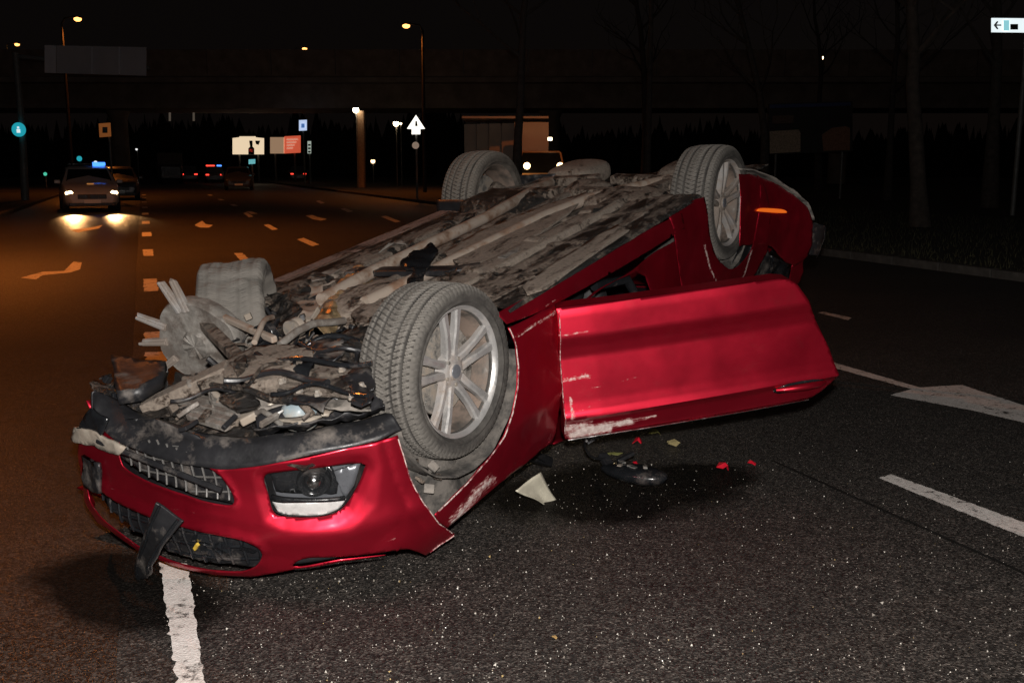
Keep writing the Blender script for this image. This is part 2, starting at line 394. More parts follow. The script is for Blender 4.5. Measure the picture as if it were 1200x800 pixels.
def roadpaint(name):
    m, nt, b = nodes(name); v = coords(nt)
    n = noise_(nt, v, 22, 9, .75); n2 = noise_(nt, v, 5, 5, .6)
    c = mixc(nt, ramp(nt, n2, [(.3, 0), (.7, 1)]), (.74, .69, .64), (.88, .84, .80))
    vo = N(nt, 'TexVoronoi', Scale=120.); L(nt, v, vo.inputs['Vector'])
    f = ramp(nt, math_(nt, 'ADD', math_(nt, 'MULTIPLY', n, .8), math_(nt, 'MULTIPLY', n2, .35)), [(.455, 0), (.53, 1)])
    c = mixc(nt, ramp(nt, noise_(nt, v, 70, 5, .7), [(.4, 0), (.75, .55)]), c, (.34, .30, .27)); c = mixc(nt, f, (.06, .052, .047), c)
    L(nt, c, b.inputs['Base Color']); b.inputs['Roughness'].default_value = .75
    bump(nt, b, math_(nt, 'ADD', vo.outputs['Distance'], n), .4, .004); return m
M['paint'] = roadpaint('worn_white_road_paint')
M['grass_soil'] = plain('winter_verge_soil', (.05, .042, .03), .95, 0, .5, 3, .6)
M['kerb'] = plain('kerb_concrete', (.10, .09, .08), .9, 0, .4, 6, .4)
M['ground'] = plain('dark_earth', (.045, .04, .03), .95, 0, .5, .6, .5)
g = 700
tag(link('ground', [(-g, -60, -.13), (g, -60, -.13), (g, 2*g, -.13), (-g, 2*g, -.13)], [(0, 1, 2, 3)], 'ground'), kind='structure')
LK, RK = -4.1, 11.0                                  # kerb lines either side of the carriageway
def strip(name, a0, a1, l0, l1, z, mat, parent=None, kind=None):
    o = link(name, [RP(a0, l0, z), RP(a0, l1, z), RP(a1, l1, z), RP(a1, l0, z)], [(0, 1, 2, 3)], mat, parent)
    return tag(o, kind=kind) if kind else o
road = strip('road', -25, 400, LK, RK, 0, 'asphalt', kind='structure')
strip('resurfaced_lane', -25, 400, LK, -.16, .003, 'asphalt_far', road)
# bitumen joint that runs between lanes on the right
a, b_ = G(905, 540), G(1200, 672); d = (b_-a).normalized(); nn = Vector((-d.y, d.x, 0))*.011
link('joint', [a+nn+Vector((0, 0, .004)), a-nn+Vector((0, 0, .004)), b_+d*3-nn+Vector((0, 0, .004)), b_+d*3+nn+Vector((0, 0, .004))], [(0, 3, 2, 1)], 'seam', road)
def flat(name, pts, z=.0075, mat='paint', step=.3, ragged=.006):
    P = smooth_poly(pts, .022 if step < .3 else .08, False)
    P = [p+Vector((random.uniform(-1, 1), random.uniform(-1, 1)))*ragged*(1 if random.random() < .8 else 2.2) for p in P]
    V, T = fill(P, (), step)
    return link(name, [(p[0], p[1], z) for p in V], T, mat, road)
def gpoly(px): return [G(*p).xy for p in px]
def dash(a0, a1, lat, w=.13): flat('lane_dash', [RP(a0, lat-w/2).xy, RP(a1, lat-w/2).xy, RP(a1, lat+w/2).xy, RP(a0, lat+w/2).xy], ragged=.008)
# line under the wreck's nose, then its dashes running away
flat('lane_line', gpoly([(187, 660), (220, 662), (241, 806), (207, 806)]), step=.1, ragged=.004)
for a0, a1 in ((8.0, 8.8), (9.2, 9.9), (13.2, 14.7), (18.5, 20), (23.8, 25.3), (29, 30.5), (34.5, 36), (40, 41.5), (46, 47.5), (52, 53.5), (58, 59.5)): dash(a0, a1, .02, .17 if a0 < 20 else .2)
flat('lane_dash', gpoly([(1029, 561), (1044, 557), (1215, 619), (1215, 637)]), step=.1, ragged=.004)
for px in ([(348, 281), (356, 279), (374, 287), (366, 289)], [(309, 264), (315, 263), (326, 269), (319, 270)], [(285, 250), (289, 249), (297, 254), (292, 255)]): flat('lane_dash', gpoly(px))
for a0 in (34, 41, 48, 56): dash(a0, a0+2, 3.35, .2)
for px in ([(446, 254), (452, 253), (470, 260), (463, 261)], [(399, 245), (404, 244), (414, 248), (408, 249)], [(370, 236), (374, 235), (381, 238), (376, 239)]): flat('lane_dash', gpoly(px))
flat('lane_dash', gpoly([(958, 367), (965, 366), (998, 373), (994, 376)]), step=.1, ragged=.004)
# direction arrows
flat('lane_arrow', gpoly([(974, 425), (982, 427), (1078, 455), (1127, 452), (1160, 463), (1215, 481), (1215, 500), (1140, 482), (1043, 464), (1068, 457), (974, 431)]), step=.1, ragged=.003)
flat('lane_arrow', gpoly([(24, 326), (50, 319), (75, 318), (86, 307), (96, 308), (94, 316), (82, 320), (50, 323), (42, 328)]))
flat('lane_arrow', gpoly([(274, 297), (284, 297), (293, 305), (309, 307), (296, 316), (268, 312), (283, 307)]))
flat('lane_arrow', gpoly([(228, 264), (237, 259), (241, 263), (250, 264), (245, 267), (234, 267)]))
flat('lane_arrow', gpoly([(358, 253), (366, 252), (373, 255), (383, 257), (376, 259), (366, 257)]))
flat('lane_arrow', gpoly([(82, 270), (98, 268), (112, 266), (120, 264), (116, 268), (99, 271), (92, 273)]))
def kerb(lat, side):
    w = side*.16; root = tag(MB().box((0, 0, 0), (.1, .1, .1)).build('x', None), None); bpy.data.objects.remove(root)
    e = empty('kerb', RP(2, lat, 0), math.atan2(RD.y, RD.x), 'row of pale concrete kerb stones along the %s verge' % ('wooded' if side > 0 else 'lamp-post'), 'kerb')
    a = -4.; me = None; i = 0
    while a < 60:
        if me is None:
            o = MB().box((.49, -w/2, .0), (.975, .16, .24)).build('kerb_stone', 'kerb', e, mods=[BEV(.015)]); me = o.data
        else:
            o = bpy.data.objects.new('kerb_stone', me); COL.objects.link(o); o.parent = e; md = o.modifiers.new('bevel', 'BEVEL'); md.width = .015; md.segments = 2
        o.location = (a, random.uniform(-.006, .006), random.uniform(-.006, .006)); a += 1.; i += 1
kerb(LK, -1); kerb(RK, 1)
strip('verge', -25, 400, RK+.16, RK+90, .09, 'grass_soil', kind='structure')
strip('verge', -25, 400, LK-90, LK-.16, .09, 'grass_soil', kind='structure')
# winter grass on the right-hand verge
gm = MB(); rg = random.Random(3)
for _ in range(9000):
    lat = RK+.3+rg.random()**1.5*11; al = rg.uniform(7, 30); p = RP(al, lat, .085); h = rg.uniform(.04, .13); a = rg.random()*6.28; t = Vector((math.cos(a), math.sin(a), 0))
    gm.add([p-t*.008, p+t*.008, p+Vector((rg.uniform(-.05, .05), rg.uniform(-.05, .05), h))], [(0, 1, 2)])
M['grass'] = plain('dull_winter_grass', (.075, .07, .035), .9, 0, .5, 2, 0)
tag(gm.build('verge_grass', 'grass'), 'short dull winter grass on the verge behind the kerb', 'grass', kind='stuff')

# ================================================================== the overturned car
ROOT = empty('overturned_car', (-.2332, 5.3634, 0), 0, 'wrecked ruby red sports coupe lying on its roof with its underside bared', 'car')
REL = Matrix.Translation(-ROOT.location)@CAR
def zb(y): return -.14+(y+.93)*.072                  # the shell is twisted: its left sill hangs lower
def pz(u, v, z): return CP(u, v, 2, z)
# ---------- wheels
def tyre_mesh(depth=1.):
    NP, PER = 84, 7; na = NP*PER; R, hw = .336, .125
    prof = []                                        # (r, w, tread?)
    for r, w in ((.243, -.098), (.252, -.112), (.262, -.121), (.266, -.1285), (.272, -.1285), (.276, -.1265), (.285, -.1285), (.297, -.128), (.302, -.1265), (.312, -.123), (.322, -.117)): prof.append((r, w, 0))
    nt_ = 34
    for i in range(nt_+1):
        w = -.112+.224*i/nt_; prof.append((R-.010*abs(w/.112)**4, w, 1))
    for r, w in ((.322, .117), (.312, .123), (.302, .1265), (.297, .128), (.285, .1285), (.276, .1265), (.272, .1285), (.266, .1285), (.262, .121), (.252, .112), (.243, .098), (.232, .085), (.232, -.085)): prof.append((r, w, 0))
    V = []; Fc = []; m = len(prof); AT_ = []
    for k in range(na):
        a = 2*math.pi*k/na
        for r, w, t in prof:
            if t:
                ph = (k/PER+abs(w)*17+(0 if w < 0 else .5)) % 1
                g_ = 0.
                if ph < .20: g_ = .0075
                elif abs(ph-.62) < .07: g_ = .003
                if abs(abs(w)-.035) < .005 or abs(abs(w)-.082) < .0045: g_ = .0075
                if abs(w) < .010 and ph > .3: g_ = max(g_, 0)
                r -= g_*depth
            elif r > .30:
                ph = (k/PER+.7) % 1
                if ph < .3: r -= .004
            V.append((r*math.cos(a), w, r*math.sin(a))); AT_.append(min(1., (g_*depth/.0075 if t else (.95 if r < .29 else .75 if r < .31 else .4))))
    for k in range(na):
        k2 = (k+1) % na
        for i in range(m):
            j = (i+1) % m; Fc.append((k*m+i, k2*m+i, k2*m+j, k*m+j))
    return V, Fc, AT_
TV, TF, TA = tyre_mesh()
def rim_parts(parent, mat, sgn):
    """alloy wheel with five pairs of spokes; the outer face looks to sgn*y"""
    q = MB()
    prof = [(.252, .098), (.256, .108), (.250, .113), (.242, .108), (.234, .095), (.222, .06), (.215, 0), (.218, -.06), (.232, -.1), (.246, -.108), (.25, -.1), (.236, -.085), (.226, -.05), (.223, 0), (.23, .06), (.243, .09)]
    q.lathe([(r, t*sgn) for r, t in prof[:5]+[(.238, .085)]], 72, close=True)
    rim = q.build('rim', mat, parent, True, sharp=50)
    MB().lathe([(r, t*sgn) for r, t in [(.2365, .088)]+prof[5:]], 72, close=True).build('rim_barrel', 'barrel', rim, True, sharp=50)
    for k in range(5):
        a0 = math.radians(-90+72*k)
        for s in (-1, 1):
            sp = MB(); V = []
            stations = [(math.hypot(x_, o_), a0+s*math.atan2(o_, x_), w_, t_, d_) for x_, o_, w_, t_, d_ in ((.045, .021, .0185, .076, .03), (.09, .0215, .016, .084, .032), (.16, .031, .0145, .095, .028), (.234, .043, .020, .100, .022))]
            for r, an, w, t, d in stations:
                c = Vector((r*math.cos(an), 0, r*math.sin(an))); tg = Vector((-math.sin(an), 0, math.cos(an)))
                for (e, o) in ((-1, -d), (-1, -.006), (-.55, 0), (.55, 0), (1, -.006), (1, -d)): V.append(c+tg*w*e+Vector((0, sgn*(t+o), 0)))
            Fc = []
            for i in range(3):
                for j in range(6): Fc.append((i*6+j, i*6+(j+1) % 6, (i+1)*6+(j+1) % 6, (i+1)*6+j))
            Fc += [tuple(range(6)), tuple(range(23, 17, -1))]
            sp.add(V, Fc).build('spoke', mat, rim, True, sharp=35)
    h = MB().lathe([(0, .088*sgn), (.03, .088*sgn), (.034, .082*sgn), (.052, .080*sgn), (.068, .07*sgn), (.072, .04*sgn), (0, .04*sgn)], 40); h.build('hub', mat, rim, True)
    for k in range(5):
        a = math.radians(-90+36+72*k); c = Vector((.052*math.cos(a), .0805*sgn, .052*math.sin(a)))
        MB().lathe([(0, .004*sgn), (.007, .004*sgn), (.008, -.006*sgn)], 6, c=c).build('wheel_nut', 'steel', rim)
    MB().lathe([(0, .0915*sgn), (.026, .0905*sgn), (.028, .087*sgn)], 32).build('centre_cap', 'lens_grey', rim, True)
    dk = MB().lathe([(.05, .02*sgn), (.172, .02*sgn), (.174, .016*sgn), (.174, -.004*sgn), (.172, -.008*sgn), (.05, -.008*sgn)], 48, close=True); dk.build('brake_disc', 'steel', parent, True)
    ca = MB()
    for i in range(5):
        a = math.radians(160+i*14); ca.box((.15*math.cos(a), .006*sgn, .15*math.sin(a)), (.07, .07, .045), Matrix.Rotation(-a+math.pi/2, 3, 'Y'))
    ca.build('brake_caliper', 'grey_dusty', parent, mods=[BEV(.006)])
TYRE_ME = None
def wheel(c, sgn, tmat, rmat, spin=0., rot=None, rim=True, name='wheel'):
    """the part's own mesh is the tyre"""
    o = link(name, TV, TF, tmat, ROOT, True, attr=TA, sharp=38)
    mtx = Matrix.Translation(Vector(c))@(rot or Matrix.Identity(4))@Matrix.Rotation(spin, 4, 'Y'); o.matrix_basis = mtx
    if rim: rim_parts(o, rmat, sgn)
    return o
wheel((1.36, -.79, 0), -1, 'rubber', 'alloy', math.radians(4)).name = 'wheel'
wheel((-1.36, -.815, 0), -1, 'rubber', 'alloy_dirty', math.radians(8))
wheel((-1.36, .80, 0), 1, 'rubber_mud', 'alloy_dirty', math.radians(20))
# broken front-left wheel: the tyre turned across, the rim torn to stumps in front of it
tc = CP(283, 386, 1, .52)
M['tyre_caked'] = tyre_mat('mud_caked_tyre', (.16, .148, .132), (.09, .082, .072), (.21, .19, .168))
o = wheel(tc, 1, 'tyre_caked', 'alloy_dirty', .3, Matrix.Rotation(math.radians(-38), 4, 'Z')@Matrix.Diagonal((.70, 1.2, .99, 1)), rim=False); o['label'] = 'mud-caked tyre wrenched sideways off its broken rim'
TV2, TF2, TA2 = tyre_mesh(.3); me_ = o.data
me_.vertices.foreach_set('co', [c for v in TV2 for c in (Vector(v)*(1+.05*noise.noise(Vector(v)*7)+.035*noise.noise(Vector(v)*19)))]); me_.update()
me_.attributes['wear'].data.foreach_set('value', TA2)
dc = CP(236, 400, 1, .42)
AX = Matrix.Rotation(math.radians(-12), 3, 'Z')@Matrix.Rotation(math.radians(-8), 3, 'Y')
def dpt(r, a, t=0.): return dc+AX@Vector((t, r*math.sin(a), -r*math.cos(a)))     # a=0 points to the sky, + to the car's left
q = MB(); prof = [(0, .05), (.06, .05), (.07, .03), (.10, .028), (.168, .024), (.2, .03), (.205, .02), (.2, -.03), (.19, -.06), (.0, -.06)]
n = 56; V = []; Fc = []
for k in range(n):
    for r, t in prof:
        w = 1+.04*math.sin(k*.45)*(r > .1); V.append(dpt(r*w, 2*math.pi*k/n, t+.012*noise.noise(Vector((r*9, k*.35, t*5)))))
m_ = len(prof)
for k in range(n):
    for i in range(m_-1): Fc.append((k*m_+i, k*m_+i+1, ((k+1) % n)*m_+i+1, ((k+1) % n)*m_+i))
hubo = link('broken_rim', V, Fc, 'cast', ROOT, True, sharp=45); hubo['label'] = 'cracked hub of the front-left wheel with snapped spokes'
for a, r1 in ((0, .315), (12, .32), (60, .30), (86, .30), (116, .26)):
    a = math.radians(a); t = .02; q = MB()
    A0, B0 = dpt(.16, a, t), dpt(r1, a+.03, t+.015); q.bar(A0, B0, .036, .028, .03, .02, up=AX@Vector((1, 0, 0)))
    q.bar(A0+AX@Vector((.018, 0, 0)), B0+AX@Vector((.015, 0, 0))*.9, .018, .014, .014, .01, up=AX@Vector((1, 0, 0)))
    for vi in (4, 5, 6, 7): q.V[vi] += (B0-A0).normalized()*random.uniform(-.018, .012)
    q.build('spoke_stump', 'alloy_dirty', hubo, mods=[BEV(.004)])

# ---------- side panels of the right flank
SIDE = Plan([(1.8, -.915), (1.6, -.935), (1.36, -.945), (1.0, -.94), (.6, -.93), (0, -.925), (-.6, -.935), (-1.0, -.955), (-1.36, -.97), (-1.7, -.98), (-2.05, -1.03), (-2.3, -1.12), (-2.48, -1.18), (-2.62, -1.13), (-2.69, -.9), (-2.66, -.3), (-2.66, .3), (-2.6, .75), (-2.5, .9)])
def side(s, z):
    p, nrm = SIDE.at(s); t = 0.
    if z > .25: t -= (z-.25)**2*.55
    if z < 0: t -= z*z*1.6
    t += .010*math.exp(-((z-.33)/.05)**2)
    p = p-nrm*t if nrm.dot(p) < 0 else p+nrm*t
    return (p.x, p.y, z)
sx = lambda u, v: SIDE.hit(u, v)
arch = [(597, 384), (603, 405), (606, 430), (605, 455), (599, 483), (588, 511), (571, 539), (549, 567), (527, 590), (514, 603)]
sheet('front_fender', arch+[(520, 612), (537, 621), (560, 600), (600, 566), (661, 519), (659, 470), (656, 420), (653, 372), (651, 356), (625, 371)], side, 'red', ROOT, step=.014, px=sx, round_=False,
      marks=[([(537, 622), (600, 567), (661, 519)], 8, .6), ([(530, 612), (560, 575), (575, 562)], 16, .62), ([(604, 395), (650, 366)], 6, .6), ([(601, 545), (640, 522), (661, 500)], 5, .42), ([(660, 440), (655, 380)], 3, .5)], crumple=.004)
# dented inner edge seen behind the front wheel, the rocker and the sill
sheet('rocker_panel', [(597, 380), (625, 369), (652, 356), (690, 335), (730, 312), (765, 291), (802, 268), (802, 250), (770, 266), (735, 285), (690, 312), (640, 340), (600, 362), (590, 368)], side, 'red', ROOT, step=.02, px=sx, round_=False, marks=[([(604, 377), (650, 352)], 6, .5)])
JY = -.86
sheet('door_jamb', [(648, 372), (690, 348), (728, 324), (772, 294), (806, 274), (835, 290), (835, 420), (790, 420), (772, 390), (766, 352), (758, 324), (744, 318), (722, 328), (690, 352), (668, 372), (655, 400), (640, 420)],
      lambda x, z: (x, JY+.03*noise.noise(Vector((x*3, z*3, 0))), z), 'red', ROOT, step=.025, px=lambda u, v: Vector((CP(u, v, 1, JY).x, CP(u, v, 1, JY).z)), round_=False)
# quarter panel with the wheel arch cut in it
def arcpts(cx, cz, r, a0, a1, n): return [(cx+r*math.cos(a0+(a1-a0)*i/n), cz+r*math.sin(a0+(a1-a0)*i/n)) for i in range(n+1)]
def s_of_x(x):
    lo, hi = 0., SIDE.S[-1]
    for i, p in enumerate(SIDE.P):
        if p.x < x: return SIDE.S[i]
    return hi
S0 = lambda x: s_of_x(x)
oq = [(S0(-.52), -.12), (S0(-.9), -.13)]+[(S0(-1.36)+(x+1.36)*-1, z) for x, z in arcpts(-1.36, .0, .385, math.radians(-18), math.radians(192), 22)]+[(S0(-1.8), .02), (S0(-1.86), .20), (S0(-1.80), .30), (S0(-1.84), .42), (S0(-1.7), .56), (S0(-1.0), .60), (S0(-.62), .60), (S0(-.60), .3)]
ql = [[(825, 285), (832, 315), (842, 335)], [(858, 340), (872, 322), (881, 292)]]
sheet('quarter_panel', oq, side, 'red', ROOT, step=.022, round_=False, marks=[(ql[0], 2.6, .75), (ql[1], 2.2, .7)], crumple=.003)
# rear bumper cover, sprung outwards
rb = [(866, 288), (868, 225), (872, 204), (882, 204), (905, 213), (930, 228), (946, 243), (952, 262), (958, 285), (955, 305), (944, 314), (930, 309), (906, 289), (885, 285)]
rb2 = [tuple(sx(*p)) for p in rb]; smax = max(p[0] for p in rb2); SL = SIDE.S[-1]
i0 = max(range(len(rb2)), key=lambda i: rb2[i][0])
zt, zbm = rb2[5][1], rb2[10][1]
outl = rb2
sheet('rear_panel', [(S0(-2.50), .46), (SL-1.2, .40), (SL-.2, .40), (SL-.05, .46), (SL-.2, .60), (SL-1.2, .64), (S0(-2.50), .66)], side, 'black', ROOT, step=.05, round_=False, crumple=.01)
rbo = sheet('rear_bumper', outl, side, 'red', ROOT, step=.022, round_=False, crumple=.006)
# grey dusty valance along its top edge (the car's bottom edge)
V = []; pts = [tuple(sx(*p)) for p in ((872, 203), (885, 203), (905, 212), (930, 227), (946, 242), (953, 262))]
def valance(s, t):
    i = min(int(t*(len(pts)-1)), len(pts)-2); f = t*(len(pts)-1)-i; ss = pts[i][0]*(1-f)+pts[i+1][0]*f; z = pts[i][1]*(1-f)+pts[i+1][1]*f
    x, y, z = side(ss, z); c = Vector((-1.9, 0, z)); d = (c-Vector((x, y, z))).normalized(); b = .05*math.sin(s*math.pi*.9)
    return Vector((x, y, z))+d*(-.012+s*.5)+Vector((0, 0, -b-.02+s*.02))+Vector(noise.noise_vector(Vector((s*6, t*8, 1))))*.006
MB().grid(valance, 12, 24).build('rear_valance', 'grey_dusty', ROOT, True, [SOLID(.004, 0)])
# amber side marker, given its own glow
mk = [tuple(sx(*p)) for p in ((886, 246.5), (892, 244), (914, 245.3), (920, 248.8), (913, 249.6), (890, 248))]
sheet('side_marker', mk, lambda s, z: Vector(side(s, z))+Vector((-.0, -.008, 0)), 'amber', ROOT, step=.008, thick=.01, round_=True)
# black cavity under the sprung bumper, the tail lamp and lid edge
cav = [tuple(sx(*p)) for p in ((872, 292), (884, 284), (907, 289), (931, 308), (948, 312), (958, 330), (956, 380), (930, 400), (880, 400), (866, 350))]
def inset(d): return lambda s, z: Vector(side(s, z))+Vector((.02*d, d, 0))
sheet('tail_liner', cav, inset(.06), 'black', ROOT, step=.03, round_=False, crumple=.016)
tl = [tuple(sx(*p)) for p in ((915, 300), (930, 311), (946, 318), (953, 335), (951, 352), (938, 350), (926, 330))]
sheet('tail_lamp', tl, inset(.035), 'black_gloss', ROOT, step=.02, round_=False, crumple=.02, thick=.02)
for u0, v0, u1, v1 in ((890, 290, 892, 345), (902, 292, 896, 345)):
    a, b_ = sx(u0, v0), sx(u1, v1); MB().bar(inset(.045)(*a), inset(.045)(*b_), .02, .025).build('tail_bracket', 'black', ROOT, mods=[BEV(.003)])
te = [tuple(sx(*p)) for p in ((944, 314), (956, 304), (963, 322), (967, 345), (962, 365), (955, 380), (952, 350))]
sheet('boot_lid_edge', te, inset(.02), 'red', ROOT, step=.02, round_=False, crumple=.008)

# ---------- the open door, swung out and sagging
HX, HY, DA = .70, -.945, math.radians(50)
DD = Vector((-math.cos(DA), -math.sin(DA), 0)); DN = Vector((math.sin(DA), -math.cos(DA), 0))
if DN.dot(CARI@Vector(CC)-Vector((HX, HY, 0))) < 0: DN = -DN
def dpx(u, v):
    o, d = cray(u, v); p0 = Vector((HX, HY, 0)); t = (p0-o).dot(DN)/d.dot(DN); p = o+d*t; return Vector(((p-p0).dot(DD), p.z))
top = [(652, 361), (720, 353), (800, 342), (880, 331), (912, 327)]; bot = [(664, 518), (700, 512), (800, 496), (900, 479), (955, 470)]
def yat(line, u):
    for (a, b), (c, d) in zip(line, line[1:]):
        if u <= c or (c, d) == line[-1]: return b+(d-b)*(u-a)/(c-a)
def dprof(w):
    K = [(-.2, -.02), (0, 0), (.06, .010), (.22, .022), (.30, .004), (.38, -.006), (.55, .010), (.70, .022), (.775, .033), (.80, .043), (.812, .042), (.86, .004), (1.0, -.03), (1.3, -.07)]
    for (a, b), (c, d) in zip(K, K[1:]):
        if w <= c: t = (w-a)/(c-a); return b+(d-b)*t
    return K[-1][1]
def door(s, z):
    p = Vector((HX, HY, z))+DD*s; u, v = cpx(p); w = (v-yat(top, u))/(yat(bot, u)-yat(top, u))
    d = dprof(w); e = s/1.2
    return p+DN*(d-.05*max(0, e-.55)**2*2-.02*max(0, .12-e)*6*.3+.0012*noise.noise(Vector((s*4, z*4, 3))))
dout = top+[(926, 328), (935, 334), (946, 350), (959, 379), (972, 408), (981, 437), (980, 446), (968, 460), (955, 470)]+bot[::-1][1:]+[(659, 480), (656, 425)]
door_o = sheet('door', dout, door, 'red', ROOT, step=.013, px=dpx, round_=False, thick=.004,
   marks=[([(664, 502), (688, 500)], 20, .66), ([(672, 508), (712, 500)], 13, .8), ([(705, 499), (740, 493)], 9, .7), ([(735, 493), (768, 487)], 5, .62), ([(668, 488), (700, 470), (720, 455)], 6, .42), ([(662, 445), (690, 440)], 7, .62), ([(690, 455), (740, 443), (765, 437)], 7, .42), ([(655, 393), (690, 388)], 4, .62), ([(668, 465), (672, 490)], 5, .6), ([(740, 478), (800, 470)], 3, .45)])
dpoly = [dpx(*p) for p in dout]; cx_ = sum(p[0] for p in dpoly)/len(dpoly); cz_ = sum(p[1] for p in dpoly)/len(dpoly)
inner = [Vector((cx_+(p[0]-cx_)*.985, cz_+(p[1]-cz_)*.97)) for p in dpoly]
sheet('door_trim', inner, lambda s, z: Vector((HX, HY, z))+DD*s-DN*(.085+.02*noise.noise(Vector((s*3, z*3, 9)))), 'interior', door_o, step=.05, thick=.03, round_=False)
eb = MB(); pl = smooth_poly(dpoly, .04, False)
for i in range(len(pl)):
    a, b_ = pl[i], pl[(i+1) % len(pl)]; A0, B0 = door(*a)-DN*.004, door(*b_)-DN*.004
    eb.add([A0, B0, B0-DN*.085, A0-DN*.085], [(0, 1, 2, 3)])
eb.build('door_shell_edge', 'red', door_o, mods=[])
sl_ = MB(); pts_ = [door(*dpx(u, v+1.2))+DN*.006 for u, v in ((667, 517.5), (700, 512), (760, 502.5), (820, 492.5), (880, 482.5), (952, 470.5))]
sl_.tube(pts_, .004, 6)
sl_.build('window_seal', 'chrome', door_o, mods=[BEV(.001, 1)])
hs = [dpx(*p) for p in ((905, 456), (915, 448), (935, 443), (955, 442), (967, 446), (960, 454), (935, 458), (912, 461))]
sheet('handle_cup', hs, lambda s, z: door(s, z)+DN*.006, 'black_gloss', door_o, step=.015, thick=.006)  # black sheet on the skin stands in for the shaded handle recess
hb = MB().tube([door(*dpx(u, v-1))+DN*(.024+k) for u, v, k in ((907, 455.5, -.006), (922, 451.5, .012), (940, 449, .016), (955, 447.5, .012), (966, 447.5, -.006))], [.008, .014, .016, .014, .008], 12); hb.build('door_handle', 'red', door_o, True)

# ---------- front bumper cover and what sits in it
BP = Plan([(1.62, -.945), (1.8, -.905), (1.93, -.81), (2.05, -.68), (2.15, -.5), (2.225, -.27), (2.24, 0), (2.22, .26), (2.15, .42), (2.0, .55), (1.8, .62)][::-1])
def bump_(s, z, off=0.):
    p, nrm = BP.at(s); c = Vector((1.2, 0)); nrm = nrm if nrm.dot(p-c) > 0 else -nrm
    t = off-.9*max(0, z-.42)**2*2.2-.5*max(0, .08-z)**2+.012*math.exp(-((z-.36)/.05)**2)
    if off > -.02:
        u, v = cpx((p.x, p.y, z)); d = min(segdist((u, v), a, b) for a, b in zip(ARCHE, ARCHE[1:])); t += .014*max(0, 1-d/15)**.5
        for LP_, am, wd in ((GR, .012, 11), (SLIT, .008, 8), (HL, -.012, 12)):
            if abs(u-sum(q_[0] for q_ in LP_)/len(LP_)) < 140:
                d = min(segdist((u, v), LP_[i], LP_[i-1]) for i in range(len(LP_))); t += am*max(0, 1-d/wd)
        d = min(segdist((u, v), a, b) for a, b in zip(CREASE, CREASE[1:])); t += .016*max(0, 1-d/34)
    q = p+nrm*t; return Vector((q.x, q.y, z))
ARCHE = [(463, 508), (468, 525), (477, 556), (492, 588), (512, 612), (541, 629)]
CREASE = [(250, 600), (300, 612), (350, 622), (410, 618), (440, 590), (446, 545), (440, 522)]
bx = lambda u, v: BP.hit(u, v)
bout = [(106, 484), (116, 497), (140, 517), (178, 533), (225, 545), (272, 549), (330, 541), (400, 526), (440, 516), (463, 508), (468, 525), (477, 556), (492, 588), (512, 612), (541, 629), (530, 643), (516, 657), (498, 650), (482, 645), (470, 645), (462, 650), (440, 654), (400, 659), (345, 668), (318, 674), (292, 679), (250, 676), (205, 665), (160, 645), (128, 618), (106, 590), (96, 560), (92, 538), (94, 512)]
HL = [(309, 559), (330, 554), (380, 548), (424, 543), (427, 549), (418, 572), (405, 592), (390, 602), (365, 606), (335, 605), (321, 600), (314, 582)]
SLIT = [(142, 517), (180, 516), (215, 530), (250, 549), (267, 566), (275, 588), (240, 584), (205, 574), (170, 560), (146, 544)]
GR = [(103, 556), (112, 566), (140, 586), (180, 604), (225, 616), (270, 624), (297, 631), (309, 643), (303, 659), (285, 668), (250, 667), (205, 656), (165, 637), (130, 607), (110, 583)]
BTM = [(343, 662), (360, 653), (400, 652), (440, 649), (465, 646), (466, 650), (400, 656), (350, 665)]
bo = sheet('front_bumper', bout, bump_, 'red', ROOT, holes=[HL, SLIT, GR, BTM], step=.012, px=bx, round_=False, thick=.004,
    marks=[([(445, 634), (465, 630)], 5, .5), ([(88, 500), (150, 540)], 10, .45), ([(130, 572), (200, 595), (250, 605)], 8, .38), ([(105, 590), (160, 640)], 3, .45), ([(320, 669), (440, 655)], 3, .35)], crumple=.001)
def back(name, poly, off, mat, parent, step=.02, crumple=.0, thick=.004, grow=1.12):
    P = [bx(*p) for p in poly]; c = sum(P, Vector((0, 0)))/len(P); P = [c+(p-c)*grow for p in P]
    return sheet(name, P, lambda s, z: bump_(s, z, off), mat, parent, step=step, round_=False, crumple=crumple, thick=thick)
back('grille_backing', GR, -.05, 'black', bo, crumple=.010, grow=1.2)
back('lower_intake_backing', SLIT, -.05, 'black', bo, crumple=.006, grow=1.45)
back('vent_backing', BTM, -.02, 'black', bo, grow=1.1)
def hatch(name, poly, off, nh, nv, mat, parent, r=.004):
    P = [bx(*p) for p in poly]; s0, s1 = min(p[0] for p in P), max(p[0] for p in P); z0, z1 = min(p[1] for p in P), max(p[1] for p in P); n_ = 40
    for k in range(nh):
        z = z0+(z1-z0)*(k+.5)/nh; run = []
        for i in range(n_+1):
            s = s0+(s1-s0)*i/n_
            if inside((s, z), P): run.append(bump_(s, z, off+.006*noise.noise(Vector((s*8, z*8, 0)))))
        if len(run) > 3: MB().tube(run, r, 6).build('grille_bar', mat, parent, True)
    for k in range(nv):
        s = s0+(s1-s0)*(k+.5)/nv; run = []
        for i in range(n_+1):
            z = z0+(z1-z0)*i/n_
            if inside((s, z), P): run.append(bump_(s, z, off+.002))
        if len(run) > 2: MB().tube(run, r, 6).build('grille_bar', mat, parent, True)
P_ = [bx(*p) for p in bout]; c_ = sum(P_, Vector((0, 0)))/len(P_)
sheet('bumper_backing', [c_+(p-c_)*.9 for p in P_], lambda s, z: bump_(s, z, -.11), 'black', bo, step=.05, round_=False)
hatch('g', SLIT, -.022, 4, 11, 'mesh_grey', bo, .004)
hatch('g', GR, -.03, 5, 14, 'black_gloss', bo, .006)
